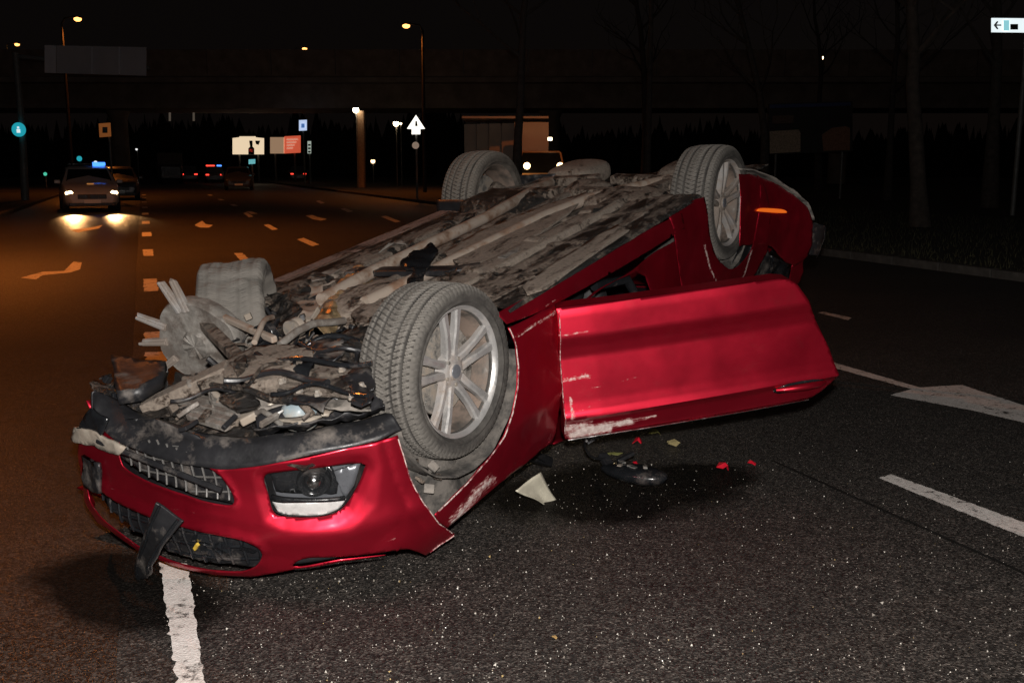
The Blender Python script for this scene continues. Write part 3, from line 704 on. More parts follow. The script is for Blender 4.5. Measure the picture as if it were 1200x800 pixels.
for k in range(9):                                   # torn scraps of the grille mesh
    u, v = 215+random.random()*80, 632+random.random()*28
    p = bump_(*bx(u, v), -.03); MB().box(p, (.02, random.uniform(.03, .06), random.uniform(.015, .04)), Matrix.Rotation(random.random()*3, 3, 'X')@Matrix.Rotation(random.random(), 3, 'Z')).build('grille_scrap', 'black_gloss', bo)
MB().box(bump_(*bx(229, 641), -.012), (.01, .035, .012), Matrix.Rotation(.8, 3, 'X')).build('yellow_leaf', plain('leaf_yellow', (.6, .4, .05), .7), bo)  # yellow leaf caught in the grille, built as a small box
# headlamp: bezel, projector, frosted strip, clear lens
hc = [bx(*p) for p in HL]
hl = back('headlight', HL, -.07, 'lens_grey', bo, grow=1.05)
back('bezel_dark', [(311, 561), (340, 554), (388, 549), (398, 572), (396, 586), (318, 584)], -.058, 'black_gloss', hl, grow=1., thick=.01)  # black left half of the lamp bezel
hwall = MB(); hp = smooth_poly(hc, .02, False)
for i in range(len(hp)):
    a, b_ = hp[i], hp[(i+1) % len(hp)]; hwall.add([bump_(*a, -.003), bump_(*b_, -.003), bump_(*b_, -.075), bump_(*a, -.075)], [(0, 1, 2, 3)])
hwall.build('lamp_housing', 'black', hl)
pj = bx(367, 570); pc_ = bump_(*pj, -.045); nrm = (bump_(*pj, .05)-bump_(*pj, 0)).normalized()
tr = Vector((0, 0, 1)).cross(nrm).normalized(); pv = MB()
prof = [(0, .02), (.018, .018), (.030, .010), (.034, .002), (.038, .012), (.046, .020), (.055, .020), (.060, .008), (.062, -.03)]
V = []; n_ = 40
for k in range(n_):
    a = 2*math.pi*k/n_
    for r, t in prof: V.append(pc_+nrm*t+tr*r*math.cos(a)+Vector((0, 0, 1))*r*.9*math.sin(a))
m_ = len(prof); pv.add(V, [(k*m_+i, k*m_+i+1, ((k+1) % n_)*m_+i+1, ((k+1) % n_)*m_+i) for k in range(n_) for i in range(m_-1)]); pv.build('projector', 'black_gloss', hl, True, sharp=60)
V = []; prof = [(0, .028), (.012, .026), (.022, .02), (.028, .01)]; m_ = 4
for k in range(n_):
    a = 2*math.pi*k/n_
    for r, t in prof: V.append(pc_+nrm*t+tr*r*math.cos(a)+Vector((0, 0, 1))*r*math.sin(a))
MB().add(V, [(k*m_+i, k*m_+i+1, ((k+1) % n_)*m_+i+1, ((k+1) % n_)*m_+i) for k in range(n_) for i in range(m_-1)]).build('projector_lens', 'chrome', hl, True)
back('indicator_strip', [(317, 590), (345, 589), (385, 588), (406, 587), (398, 598), (380, 605), (350, 606), (326, 603)], -.018, 'reflector', hl, grow=1., thick=.012, step=.012)
back('bezel_wing', [(392, 556), (424, 545), (416, 572), (405, 588), (398, 572)], -.03, 'lens_grey', hl, grow=1., thick=.01)
back('bezel_bar', [(316, 583), (360, 586), (405, 584), (405, 588), (360, 590), (318, 590)], -.014, 'black_gloss', hl, grow=1., thick=.012)
back('lamp_lens', HL, -.004, 'glass', hl, grow=.99, thick=.003)
# black lip under the bumper (uppermost here), a wide curved blade
LIPO = [(106, 478), (112, 492), (140, 514), (178, 531), (225, 543), (272, 547), (330, 539), (400, 524), (440, 513), (467, 502)]
LIPI = [(112, 458), (132, 466), (168, 486), (205, 497), (245, 509), (290, 512), (340, 507), (385, 500), (425, 492), (452, 484)]
lo = [bump_(*bx(*p), .012) for p in LIPO]; li = [CP(p[0], p[1], 2, lo[i].z-.055+.02*math.sin(i)) for i, p in enumerate(LIPI)]
def lip(u, t):
    x = u*9; i = min(int(x), 8); f = x-i
    def cr(P, i, f):
        a, b, c, d = P[max(i-1, 0)], P[i], P[i+1], P[min(i+2, 9)]; return .5*((2*b)+(c-a)*f+(2*a-5*b+4*c-d)*f*f+(3*b-a-3*c+d)*f**3)
    p = cr(lo, i, f).lerp(cr(li, i, f), t); p.z -= .022*math.sin(math.pi*t)+.006*noise.noise(Vector((u*12, t*3, 2))); return p
MB().grid(lip, 60, 10).build('splitter_lip', 'black', ROOT, True, [SOLID(.006, 0)])
MB().grid(lambda u, t: lip(.58+u*.42, .96+t*.05)+Vector((-.10*t, .10*t, .015-.10*abs(t-.45)+.02*noise.noise(Vector((u*9, t*6, 5))))), 30, 10).build('torn_undertray', 'black', ROOT, True, [SOLID(.005, 0)])
# number-plate carrier torn off and hanging askew
pa = [(203, 574), (229, 597), (196, 663), (186, 668), (165, 676), (160, 668), (172, 648)]
pp = [bump_(*bx(*p), .06) for p in pa]
def tri(u, v): return bump_(*bx(u, v), .075)+Vector((.0, 0, 0))
hangers = tri(203, 574), tri(229, 597), tri(193, 664), tri(165, 676)
def hp_(a, b): return hangers[0].lerp(hangers[1], a).lerp(hangers[3].lerp(hangers[2], a), b)+Vector((.035*math.sin(b*3), 0, 0))+Vector(noise.noise_vector(Vector((a*2, b*4, 4))))*.012
pl_ = MB().grid(hp_, 8, 16).build('plate_carrier', 'black', ROOT, True, [SOLID(.012, 0), BEV(.003)])
for f in (.18, .82): MB().tube([hp_(f, k/8)+Vector((.01, -.004, 0)) for k in range(9)], .006, 6).build('carrier_rib', 'black_gloss', pl_, True)
# scraps on the left corner: dark lens, bracket, beige sleeve
sheet('left_lamp_remnant', [(104, 478), (128, 490), (120, 514), (98, 500)], lambda s, z: bump_(s, z, .012), 'black_gloss', ROOT, px=bx, step=.02, round_=False, crumple=.012, thick=.012)
sheet('lamp_bracket', [(92, 498), (118, 505), (150, 520), (145, 528), (108, 520), (90, 512)], lambda s, z: bump_(s, z, .016), 'fin', ROOT, px=bx, step=.02, round_=False, crumple=.014, thick=.012)
back('towing_panel', [(100, 532), (120, 540), (126, 575), (104, 566)], .014, 'black', ROOT, crumple=.012, grow=1., thick=.012)
for t_ in ([(118, 515), (160, 532), (220, 556), (262, 572)],): MB().tube([bump_(*bx(u, v), .012) for u, v in t_], .011, 8).build('bumper_strip', 'black', ROOT, True)

m, nt, b = nodes('chipped_edge'); v = coords(nt)
L(nt, mixc(nt, ramp(nt, noise_(nt, v, 30, 8, .75), [(.44, 0), (.56, 1)]), (.16, .01, .02), (.62, .50, .47)), b.inputs['Base Color']); b.inputs['Roughness'].default_value = .7; M['chipped'] = m
def edge(px, fn, parent, r=.0022):
    P = []
    for (a, b2), (c, d) in zip(px, px[1:]):
        n_ = max(2, int(math.hypot(c-a, d-b2)/4))
        P += [fn(a+(c-a)*i/n_, b2+(d-b2)*i/n_) for i in range(n_)]
    MB().tube(P, r, 6).build('torn_edge', 'chipped', parent, True)
edge([(464, 512), (468, 525), (477, 556), (492, 588), (512, 612), (538, 628)], lambda u, v: bump_(*bx(u-1, v), .004), bo)
edge([(540, 630), (530, 643), (517, 656)], lambda u, v: bump_(*bx(u-1, v), .004), bo)
edge(arch, lambda u, v: Vector(side(*sx(u+1, v)))+Vector((0, -.003, 0)), ROOT, .003)
edge([(655, 363), (657, 425), (660, 480), (665, 514)], lambda u, v: door(*dpx(u, v))+DN*.003, door_o, .002)
# ---------- the bared underside
def nz(x, y, k=1., s=0): return noise.noise(Vector((x*k, y*k, s)))
def floor_z(x, y):
    z = zb(y)
    c = y+.02
    z += .075*math.exp(-(c/.19)**4)                                  # tunnel pressed inwards
    for r in (-.47, .47): z -= .034*(1 if abs(y-r) < .042 else max(0, 1-(abs(y-r)-.042)/.022))
    for r in (.62, .05, -.52): z -= .014*max(0, 1-abs(x-r)/.05)
    if abs(c) > .25: z += .006*math.sin(y*46)*max(0, min(1, 3*math.sin(x*4.1)))
    return z+.005*nz(x, y, 3.1)+.003*nz(x, y, 9, 2)+.0035*nz(x, y, 28, 4)
def floor_pan(u, v):
    x = 1.02-2.0*u; y = -.80+1.6*v; return Vector((x, y, floor_z(x, y)))
MB().grid(floor_pan, 110, 110).build('floor_pan', 'mud', ROOT, True, [SOLID(.01, 1)])
def rail(name, y, w, x0, x1, h, mat, dz=0.):
    def f(u, v):
        x = x0+(x1-x0)*u; a = -1+2*v; e = abs(a)**9
        return Vector((x, y+a*w/2+.002*nz(x, 0, 6, y*9), zb(y)+dz-h*(1-e)+.002*nz(x, a, 7, y)))
    return MB().grid(f, 60, 14).build(name, mat, ROOT, True)
rail('chassis_rail', -.50, .13, .98, -.72, .045, 'dust_pale'); rail('chassis_rail', .50, .11, .98, -.72, .045, 'dust')
rail('sill', .84, .15, 1.02, -1.0, .028, 'mud_pink', .012)
rail('side_skirt', -.84, .17, 1.02, -.98, .018, 'mud_dark', .012)
rail('aero_panel', .66, .19, .70, -.88, .022, 'mud_dark', .004)
rail('aero_panel', -.68, .12, .2, -.86, .02, 'mud_dark', .0)
# a pale stamped plate and a muddy box between rails
def stamp(name, px, z, mat, step=.03, crumple=.006, thick=.008, zfn=None, bulge=0.):
    P = [pz(u, v, z) for u, v in px]; cx = sum(p.x for p in P)/len(P); cy = sum(p.y for p in P)/len(P); rr = max((p-P[0]).length for p in P)/2+1e-3
    return sheet(name, [(p.x, p.y) for p in P], lambda x, y: (x, y, (zfn(x, y) if zfn else z)-bulge*max(0, 1-((x-cx)**2+(y-cy)**2)/rr**2)+.4*crumple*nz(x, y, 14, z*31)), mat, ROOT, step=step, round_=False, crumple=crumple, thick=thick)
stamp('floor_plate', [(520, 296), (560, 272), (640, 240), (690, 225), (668, 250), (610, 290), (545, 318)], -.125, 'dust_pale', crumple=.003)
stamp('floor_plate', [(612, 336), (650, 308), (705, 273), (724, 264), (738, 270), (690, 302), (640, 338), (618, 345)], -.165, 'dust_pale', crumple=.003)
stamp('heat_shield', [(520, 318), (560, 312), (612, 316), (622, 332), (590, 352), (545, 344)], -.135, 'mud', crumple=.008)
# drive shaft, exhaust, fuel lines
MB().tube([(.95, -.02, -.075), (.4, -.015, -.085), (-.2, -.01, -.09), (-1.1, 0, -.09)], .036, 16).build('drive_shaft', 'dust', ROOT, True)
for s_ in (1, -1):
    pts_ = [(.98, .13*s_, -.10), (.6, .16*s_, -.11), (.1, .17*s_, -.115), (-.5, .18*s_, -.12), (-.95, .24*s_, -.12), (-1.3, .33*s_, -.10), (-1.7, .42*s_, -.07)]
    MB().tube(pts_, .032, 14).build('exhaust_pipe', 'rust', ROOT, True)
    # mufflers
    c = Vector((-1.98, .42*s_-.02, -.045))
    q = MB(); V = []; n_ = 26; st = 14
    for i in range(st+1):
        t = -1+2*i/st; rr = (1-abs(t)**5)**.5 if abs(t) < 1 else 0
        for k in range(n_):
            a = 2*math.pi*k/n_; ca, sa = math.cos(a), math.sin(a)
            V.append(c+Vector((.22*t, .19*rr*math.copysign(abs(ca)**.7, ca), .085*rr*math.copysign(abs(sa)**.7, sa)+.006*nz(t*3, ca*3, 2, sa))))
    q.add(V, [(i*n_+k, i*n_+(k+1) % n_, (i+1)*n_+(k+1) % n_, (i+1)*n_+k) for i in range(st) for k in range(n_)])
    q.build('muffler', 'dust_pale' if s_ > 0 else 'dust', ROOT, True)
for dy in (.27, .30): MB().tube([(.9-.25*i, dy+.008*nz(i*.7, dy*9), zb(dy)-.012+.006*nz(i*.5, dy*20, 1, 3)) for i in range(8)], .006, 6).build('fuel_line', 'black', ROOT, True)
# transmission and its cross-member
def blob(name, c, rx, ry, rz, mat, p=2.6, rough=.01, k=7.):
    V = []; nu, nv = 20, 28; c = Vector(c)
    for i in range(nu+1):
        f = -math.pi/2+math.pi*i/nu
        for j in range(nv):
            a = 2*math.pi*j/nv; q = Vector((math.cos(f)*math.cos(a), math.cos(f)*math.sin(a), math.sin(f)))
            nn_ = (abs(q.x)**p+abs(q.y)**p+abs(q.z)**p)**(1/p); q = q/nn_
            v = Vector((q.x*rx, q.y*ry, q.z*rz)); V.append(c+v+q*rough*(noise.noise(v*k*1.7+c)*1.2+noise.noise(v*k*5+c)*.6))
    return MB().add(V, [(i*nv+j, i*nv+(j+1) % nv, (i+1)*nv+(j+1) % nv, (i+1)*nv+j) for i in range(nu) for j in range(nv)]).build(name, mat, ROOT, True)
blob('gearbox', (.86, -.02, -.03), .26, .15, .09, 'mud_light', 3)
q = MB(); q.bar((.56, -.34, -.135), (.56, .32, -.10), .09, .03); q.bar((.56, -.34, -.135), (.50, -.44, -.14), .08, .03); q.build('gearbox_crossmember', 'black', ROOT, mods=[BEV(.008)])
stamp('torn_bracket', [(468, 306), (486, 296), (504, 286), (512, 296), (500, 312), (488, 334), (478, 340), (482, 320)], -.16, 'black_gloss', step=.025, crumple=.02, thick=.012)
# rear suspension
blob('differential', (-1.36, 0, -.03), .17, .16, .11, 'mud', 2.4)
blob('fuel_tank', (-1.02, .40, -.02), .22, .27, .12, 'mud_dark', 4); blob('fuel_tank', (-1.02, -.42, -.05), .20, .24, .10, 'mud', 4)
q = MB()
for s_ in (1, -1): q.bar((-1.12, .5*s_, -.10), (-1.12, .05*s_, -.12), .10, .06); q.bar((-1.62, .5*s_, -.07), (-1.62, .05*s_, -.09), .09, .06)
for s_ in (1, -1): q.bar((-1.05, .46*s_, -.10), (-1.7, .46*s_, -.06), .08, .06)
q.build('rear_subframe', 'mud', ROOT, mods=[BEV(.012)])
for s_ in (1, -1):
    MB().tube([(-1.36, .14*s_, -.02), (-1.36, .34*s_, -.01), (-1.36, .70*s_, 0)], [.03, .022, .035], 12).build('half_shaft', 'mud', ROOT, True)
    q = MB(); q.bar((-1.14, .42*s_, -.10), (-1.30, .70*s_, -.055), .09, .05, .06, .045); q.bar((-1.60, .40*s_, -.07), (-1.42, .70*s_, -.05), .11, .035, .07, .04); q.build('control_arm', 'mud_light', ROOT, mods=[BEV(.01)])
    blob('wheel_carrier', (-1.36, .69*s_, 0), .10, .05, .13, 'mud', 2.4)
    MB().tube([(-1.55, .60*s_, -.06), (-1.55, .60*s_, .25)], .03, 12).build('damper', 'mud_dark', ROOT, True)
    q = MB().tube([(-1.25+.055*math.cos(a), .55*s_+.055*math.sin(a), -.06+.05*a/6.28) for a in [k*.45 for k in range(70)]], .009, 6); q.build('coil_spring', 'mud_dark', ROOT, True)
def rear_pan(u, v):
    x = -.98-1.42*u; y = -.82+1.62*v; return Vector((x, y, zb(y)+.13-.05*math.exp(-((x+2.1)/.3)**2)*math.cos(y*1.5)+.012*nz(x, y, 5)+.006*nz(x, y, 16)))
MB().grid(rear_pan, 60, 60).build('rear_floor', 'mud_dark', ROOT, True, [SOLID(.01, 1)])
rg = random.Random(5)
for k in range(26):                                  # drain plugs and bolt heads in the floor
    x, y = rg.uniform(-.85, .9), rg.choice([-1, 1])*rg.uniform(.26, .62); z = floor_z(x, y); r_ = rg.choice([.012, .014, .028, .035])
    MB().lathe([(0, -.004), (r_*.75, -.005), (r_, -.001), (r_*1.05, .006)], 14, 'z', (x, y, z-.006)).build('floor_plug', rg.choice(['black', 'steel', 'mud_dark']), ROOT, True)
for x, w in ((.62, .06), (.08, .07), (-.50, .06)):
    for s_ in (1, -1):
        q = MB(); ya, yb = .24*s_, .60*s_
        def cm_(u, v, x=x, w=w, ya=ya, yb=yb): y = ya+(yb-ya)*u; a = -1+2*v; return Vector((x+a*w/2+.01*nz(y, x, 5), y, floor_z(x, y)-.020*(1-abs(a)**4)+.004))
        q.grid(cm_, 24, 10); q.build('floor_crossmember', 'mud' if s_ < 0 else 'mud_dark', ROOT, True)
for k in range(14):                                  # torn underseal scraps
    x, y = rg.uniform(-.8, .8), rg.uniform(-.62, .62); z = floor_z(x, y)-.012; n_ = 7; V = [Vector((x, y, z-.006))]
    for i in range(n_):
        a = 2*math.pi*i/n_; d = rg.uniform(.03, .10); V.append(Vector((x+d*1.6*math.cos(a), y+d*math.sin(a)*.7, z+rg.uniform(-.02, .008))))
    MB().add(V, [(0, i+1, (i+1) % n_+1) for i in range(n_)]).build('underseal_scrap', rg.choice(['black', 'mud_dark', 'mud_dark', 'grey_dusty']), ROOT, mods=[SOLID(.003, 0)])
for y in (.58, .60, -.36): MB().tube([(.95-.2*i, y+.01*nz(i*.6, y*7), floor_z(.95-.2*i, y)-.014) for i in range(10)], .005, 6).build('brake_line', 'steel', ROOT, True)
# ---------- the ruined engine bay
def bay(u, v):
    x = 1.0+1.06*u; y = -.72+(1.36-.55*u*u)*v; return Vector((x, y, .10+.07*nz(x, y, 5)+.04*nz(x, y, 13, 3)+.02*nz(x, y, 31, 5)))
MB().grid(bay, 80, 90).build('engine_bay_floor', 'mud_dark', ROOT, True, [SOLID(.01, 1)])
# gold foil heat shield with pressed waves
gs = [pz(u, v, -.06) for u, v in ((362, 394), (384, 398), (425, 352), (440, 322), (408, 322), (376, 352))]
def gold(u, v):
    a = gs[0].lerp(gs[5], u*.5) if u < .0 else None
    L_ = [gs[0], gs[5], gs[4]]; R_ = [gs[1], gs[2], gs[3]]; i = 0 if u < .5 else 1; f = u*2-i
    p = L_[i].lerp(L_[i+1], f).lerp(R_[i].lerp(R_[i+1], f), v)
    return p+Vector((0, 0, -.05*math.sin(math.pi*v)+.006*math.sin(u*75)*(.4+.6*v)+.012*nz(u*5, v*5, 1, 2)))
MB().grid(gold, 90, 22).build('gold_heat_shield', 'gold', ROOT, True, [SOLID(.002, 0)])
stamp('rusty_shield', [(340, 392), (362, 380), (382, 340), (400, 322), (380, 318), (352, 340), (332, 370)], -.07, 'rust', crumple=.03)
stamp('shield_plate', [(412, 372), (440, 340), (470, 318), (500, 322), (470, 350), (440, 376), (420, 384)], -.10, 'mud_light', crumple=.02)
stamp('black_undertray', [(380, 402), (420, 384), (460, 352), (480, 340), (470, 380), (440, 410), (436, 440), (400, 425), (376, 415)], -.08, 'mud_dark', crumple=.03)
# front subframe: a broad muddy belly, arms, radiator, brackets
stamp('front_subframe', [(262, 432), (300, 412), (345, 410), (372, 418), (350, 436), (322, 452), (290, 455), (265, 448)], -.115, 'dust_pale', step=.02, crumple=.006, thick=.05, bulge=.012)
stamp('engine_belly', [(320, 450), (352, 436), (384, 420), (420, 430), (437, 455), (425, 468), (385, 464), (345, 462)], -.10, 'dust', step=.02, crumple=.008, thick=.012)
stamp('torn_belly_pan', [(284, 466), (310, 452), (350, 460), (398, 466), (430, 470), (436, 478), (400, 482), (350, 476), (300, 476)], -.055, 'grey_dusty', step=.025, crumple=.03, thick=.006)
for (u0, v0, u1, v1) in ((330, 452, 420, 462), (338, 445, 428, 452), (352, 437, 430, 443), (300, 418, 285, 452), (322, 414, 308, 452), (344, 412, 334, 445)):
    p0, p1 = pz(u0, v0, -.118 if v1 < 456 and u1 < 340 else -.108), pz(u1, v1, -.118 if v1 < 456 and u1 < 340 else -.108); MB().bar(p0, p1, .014, .02).build('casting_rib', 'dust', ROOT, mods=[BEV(.004)])
for (u, v) in ((272, 436), (296, 450), (318, 418), (340, 416), (362, 420), (330, 446), (400, 432), (424, 452), (372, 460), (350, 456), (412, 464)):
    MB().lathe([(0, -.012), (.009, -.012), (.010, -.002), (.015, 0), (.015, .01)], 6, 'z', pz(u, v, -.125)).build('bolt', 'steel', ROOT)
def pbar(name, a, b, za, zb_, w, h, mat, w2=None, h2=None, bev=.006):
    return MB().bar(pz(*a, za), pz(*b, zb_), w, h, w2, h2).build(name, mat, ROOT, mods=[BEV(bev)])
pbar('control_arm', (168, 478), (268, 432), -.03, -.13, .07, .045, 'dust_pale', .10, .05)
pbar('control_arm', (232, 452), (300, 420), -.09, -.14, .10, .05, 'dust', .12, .05)
pbar('control_arm', (290, 430), (232, 372), -.12, -.13, .05, .04, 'mud', .05, .04)
pbar('tie_rod', (262, 372), (322, 398), -.16, -.13, .028, .028, 'rust')
pbar('strut_bracket', (280, 494), (334, 464), -.01, -.05, .055, .03, 'fin', .07, .035)
pbar('strut_bracket', (330, 462), (350, 476), -.05, -.03, .05, .03, 'fin')
# radiator pack: stacked pale aluminium bars
for a, b_ in (((206, 460), (280, 478)), ((208, 468.5), (278, 487)), ((214, 478), (272, 494)), ((222, 487), (267, 501))):
    pbar('radiator_bar', a, b_, -.05, -.05, .028, .022, 'cast', bev=.003)
for k in range(2):
    pbar('radiator_tank', (198+k*75, 468+k*16), (214+k*57, 498+k*10), -.05, .02, .03, .04, 'mud', bev=.006)
blob('washer_reservoir', pz(358, 482, .0), .09, .06, .06, 'bluegrey', 3, .006)
blob('black_reservoir', pz(305, 476, .02), .07, .07, .05, 'black_gloss', 3, .012)
stamp('torn_liner', [(318, 492), (350, 490), (384, 484), (392, 478), (372, 470), (376, 486), (352, 498)], -.02, 'fin', step=.02, crumple=.02)
stamp('headlamp_box', [(132, 420), (160, 427), (196, 430), (192, 446), (166, 462), (138, 466)], -.12, 'black', step=.03, crumple=.006, thick=.05)
stamp('left_splash_panel', [(108, 450), (135, 446), (168, 470), (196, 486), (180, 494), (140, 478), (112, 468)], -.02, 'mud_dark', step=.025, crumple=.03)
stamp('crossbar', [(170, 482), (200, 470), (225, 486), (262, 502), (300, 508), (250, 514), (205, 500)], .01, 'mud_dark', step=.025, crumple=.02, thick=.03)
stamp('wheel_well_wreck', [(316, 346), (346, 340), (366, 330), (352, 358), (338, 392), (316, 396)], -.08, 'mud_dark', step=.03, crumple=.045)
rg = random.Random(11)
for k in range(34):                                  # broken brackets and clips
    u, v = rg.uniform(290, 372), rg.uniform(368, 410); p = pz(u, v, -.10+rg.uniform(-.03, .05))
    R_ = Matrix.Rotation(rg.random()*3, 3, 'X')@Matrix.Rotation(rg.random()*3, 3, 'Z')
    MB().box(p, (rg.uniform(.015, .05), rg.uniform(.02, .07), rg.uniform(.008, .03)), R_).build('broken_bracket', rg.choice(['black_gloss', 'black_gloss', 'mud', 'black', 'steel']), ROOT, mods=[BEV(.003)])
for k in range(70):
    u, v = rg.choice([(rg.uniform(200, 300), rg.uniform(440, 505)), (rg.uniform(300, 440), rg.uniform(395, 500)), (rg.uniform(120, 200), rg.uniform(440, 490)), (rg.uniform(395, 440), rg.uniform(380, 480))]); p = pz(u, v, -.04+rg.uniform(-.05, .05))
    R_ = Matrix.Rotation(rg.random()*3, 3, 'X')@Matrix.Rotation(rg.random()*3, 3, 'Z')
    MB().box(p, (rg.uniform(.012, .05), rg.uniform(.02, .09), rg.uniform(.006, .025)), R_).build('broken_bracket', rg.choice(['black', 'mud', 'black_gloss', 'mud_dark', 'mud_dark', 'cast']), ROOT, mods=[BEV(.003)])
for k, (px_, z_, mt) in enumerate((([(398, 436), (428, 420), (440, 446), (436, 474), (412, 470)], -.125, 'black'), ([(322, 452), (352, 458), (388, 468), (378, 480), (340, 474)], -.09, 'black'), ([(258, 452), (286, 458), (304, 470), (282, 480), (262, 470)], -.085, 'mud_dark'),
        ([(360, 405), (392, 392), (410, 404), (392, 420), (368, 418)], -.13, 'black'), ([(268, 426), (284, 420), (290, 436), (274, 444)], -.15, 'mud_dark'), ([(340, 428), (356, 420), (372, 424), (356, 436)], -.14, 'black_gloss'), ([(378, 448), (402, 446), (408, 458), (384, 458)], -.125, 'mud_dark'))):
    stamp('torn_shroud', px_, z_, mt, step=.02, crumple=.028, thick=.005)
for (a, b, c, z_, w_, mt) in (((262, 446), (320, 432), (384, 446), -.15, .012, 'black'), ((300, 414), (340, 428), (436, 424), -.15, .010, 'black_gloss'), ((318, 462), (360, 444), (430, 462), -.145, .008, 'black_gloss'), ((230, 440), (280, 462), (340, 466), -.11, .012, 'mud_dark'), ((352, 402), (400, 420), (438, 402), -.15, .009, 'black'), ((286, 452), (300, 432), (350, 416), -.16, .007, 'mud_dark'), ((200, 470), (250, 452), (300, 462), -.09, .007, 'black')):
    pts_ = []
    for i in range(15):
        t = i/14; u = a[0]*(1-t)**2+2*b[0]*t*(1-t)+c[0]*t*t; v = a[1]*(1-t)**2+2*b[1]*t*(1-t)+c[1]*t*t; pts_.append(pz(u, v, z_)+Vector((0, 0, .012*math.sin(t*9))))
    MB().tube(pts_, w_, 8).build('hose', mt, ROOT, True)
for (u, v, z_, r_, mt) in ((312, 392, -.12, .05, 'black_gloss'), (346, 384, -.13, .04, 'steel'), (300, 462, -.05, .035, 'cast'), (412, 412, -.10, .045, 'mud_dark'), (268, 470, -.05, .03, 'steel')):
    c = pz(u, v, z_); MB().lathe([(0, -.03), (r_*.3, -.03), (r_*.35, -.012), (r_*.8, -.012), (r_*.85, -.024), (r_, -.022), (r_, .0), (r_*.9, .006), (r_, .012), (r_, .03), (0, .03)], 26, 'x', c).build('pulley', mt, ROOT, True)
for (a, b, z0, z1, r_, mt) in (((330, 402), (402, 376), -.13, -.10, .016, 'cast'), ((344, 412), (420, 398), -.11, -.09, .012, 'black_gloss'), ((214, 446), (262, 470), -.06, -.04, .014, 'steel'), ((296, 486), (330, 498), -.02, -.01, .010, 'cast'), ((372, 470), (430, 480), -.03, -.02, .014, 'black'), ((300, 400), (318, 372), -.15, -.14, .012, 'rust')):
    p0, p1 = pz(*a, z0), pz(*b, z1); MB().tube([p0.lerp(p1, t)+Vector((0, 0, -.03*math.sin(t*3.1)))+Vector(noise.noise_vector(Vector((a[0]*.1, t*3, 0))))*.015 for t in [i/8 for i in range(9)]], r_, 10).build('pipe', mt, ROOT, True)
for k in range(22):                                  # hoses and loose wires
    u, v = rg.uniform(220, 420), rg.uniform(380, 468); p = pz(u, v, -.06); pts_ = []
    d = Vector((rg.uniform(-1, 1), rg.uniform(-1, 1), rg.uniform(-.3, .3))).normalized()
    for i in range(9): pts_.append(p+d*(i-4)*.03+Vector(noise.noise_vector(Vector((k*3.1, i*.4, 0))))*.07)
    r_ = rg.choice([.004, .005, .008, .013]); MB().tube(pts_, r_, 8).build('hose', rg.choice(['black', 'black', 'mud', 'grey_dusty']), ROOT, True)
MB().tube([pz(327, 492, -.03)+Vector((.02*math.sin(a), .02*math.cos(a), -.035*math.sin(a*.5))) for a in [k*.4 for k in range(16)]], .004, 6).build('white_clip', plain('white_plastic', (.7, .7, .68), .5), ROOT, True)
for s_, c in ((-1, (1.36, -.62, 0)),):
    blob('wheel_carrier', (1.36, -.66, 0), .1, .06, .14, 'mud', 2.4)
    q = MB(); q.bar((1.55, -.3, -.08), (1.40, -.66, -.06), .10, .04, .06, .04); q.bar((1.12, -.32, -.09), (1.34, -.66, -.06), .09, .04, .06, .04); q.build('control_arm', 'mud', ROOT, mods=[BEV(.01)])
    MB().tube([(1.32, -.60, .0), (1.30, -.55, .4)], .035, 12).build('damper', 'mud_dark', ROOT, True)
# wheel-arch liners on the right
def liner(cx, r, y0, y1, a0, a1, mat):
    def f(u, v):
        a = a0+(a1-a0)*u; y = y0+(y1-y0)*v; rr = r-.03*v+.008*nz(a*2, y*6, 2); return Vector((cx+rr*math.cos(a), y, rr*math.sin(a)))
    return MB().grid(f, 48, 14).build('wheel_arch_liner', mat, ROOT, True, [SOLID(.004, 0)])
M['liner'] = plain('dusty_liner_felt', (.05, .047, .043), .9, 0, .3, 16, .4, dirt=(.15, .135, .12), dirt_amt=.4)
liner(1.36, .40, -.905, -.42, math.radians(8), math.radians(172), 'liner'); liner(-1.36, .40, -.93, -.45, math.radians(-5), math.radians(185), 'liner')
liner(-1.36, .40, .45, .92, math.radians(-15), math.radians(195), 'black')
# inner fender wall behind the wheel and cut metal between bumper and fender
sheet('inner_wing', [(470, 520), (500, 535), (560, 548), (566, 562), (545, 590), (518, 610), (500, 600), (486, 575)], lambda x, z: (x, -.80+.04*noise.noise(Vector((x*6, z*6, 2))), z), 'liner', ROOT, step=.03, px=lambda u, v: Vector((CP(u, v, 1, -.80).x, CP(u, v, 1, -.80).z)), round_=False, crumple=.012)
for k, (u, v) in enumerate(((486, 542), (496, 551), (508, 546), (492, 562), (512, 558), (503, 572))):
    MB().box(CP(u, v, 1, -.845), (.04, .012, .02+.008*(k % 3)), Matrix.Rotation(k*.7, 3, 'Y')@Matrix.Rotation(k*.4, 3, 'Z')).build('broken_bracket', ('mud', 'mud_dark', 'grey_dusty')[k % 3], ROOT, mods=[BEV(.004)])
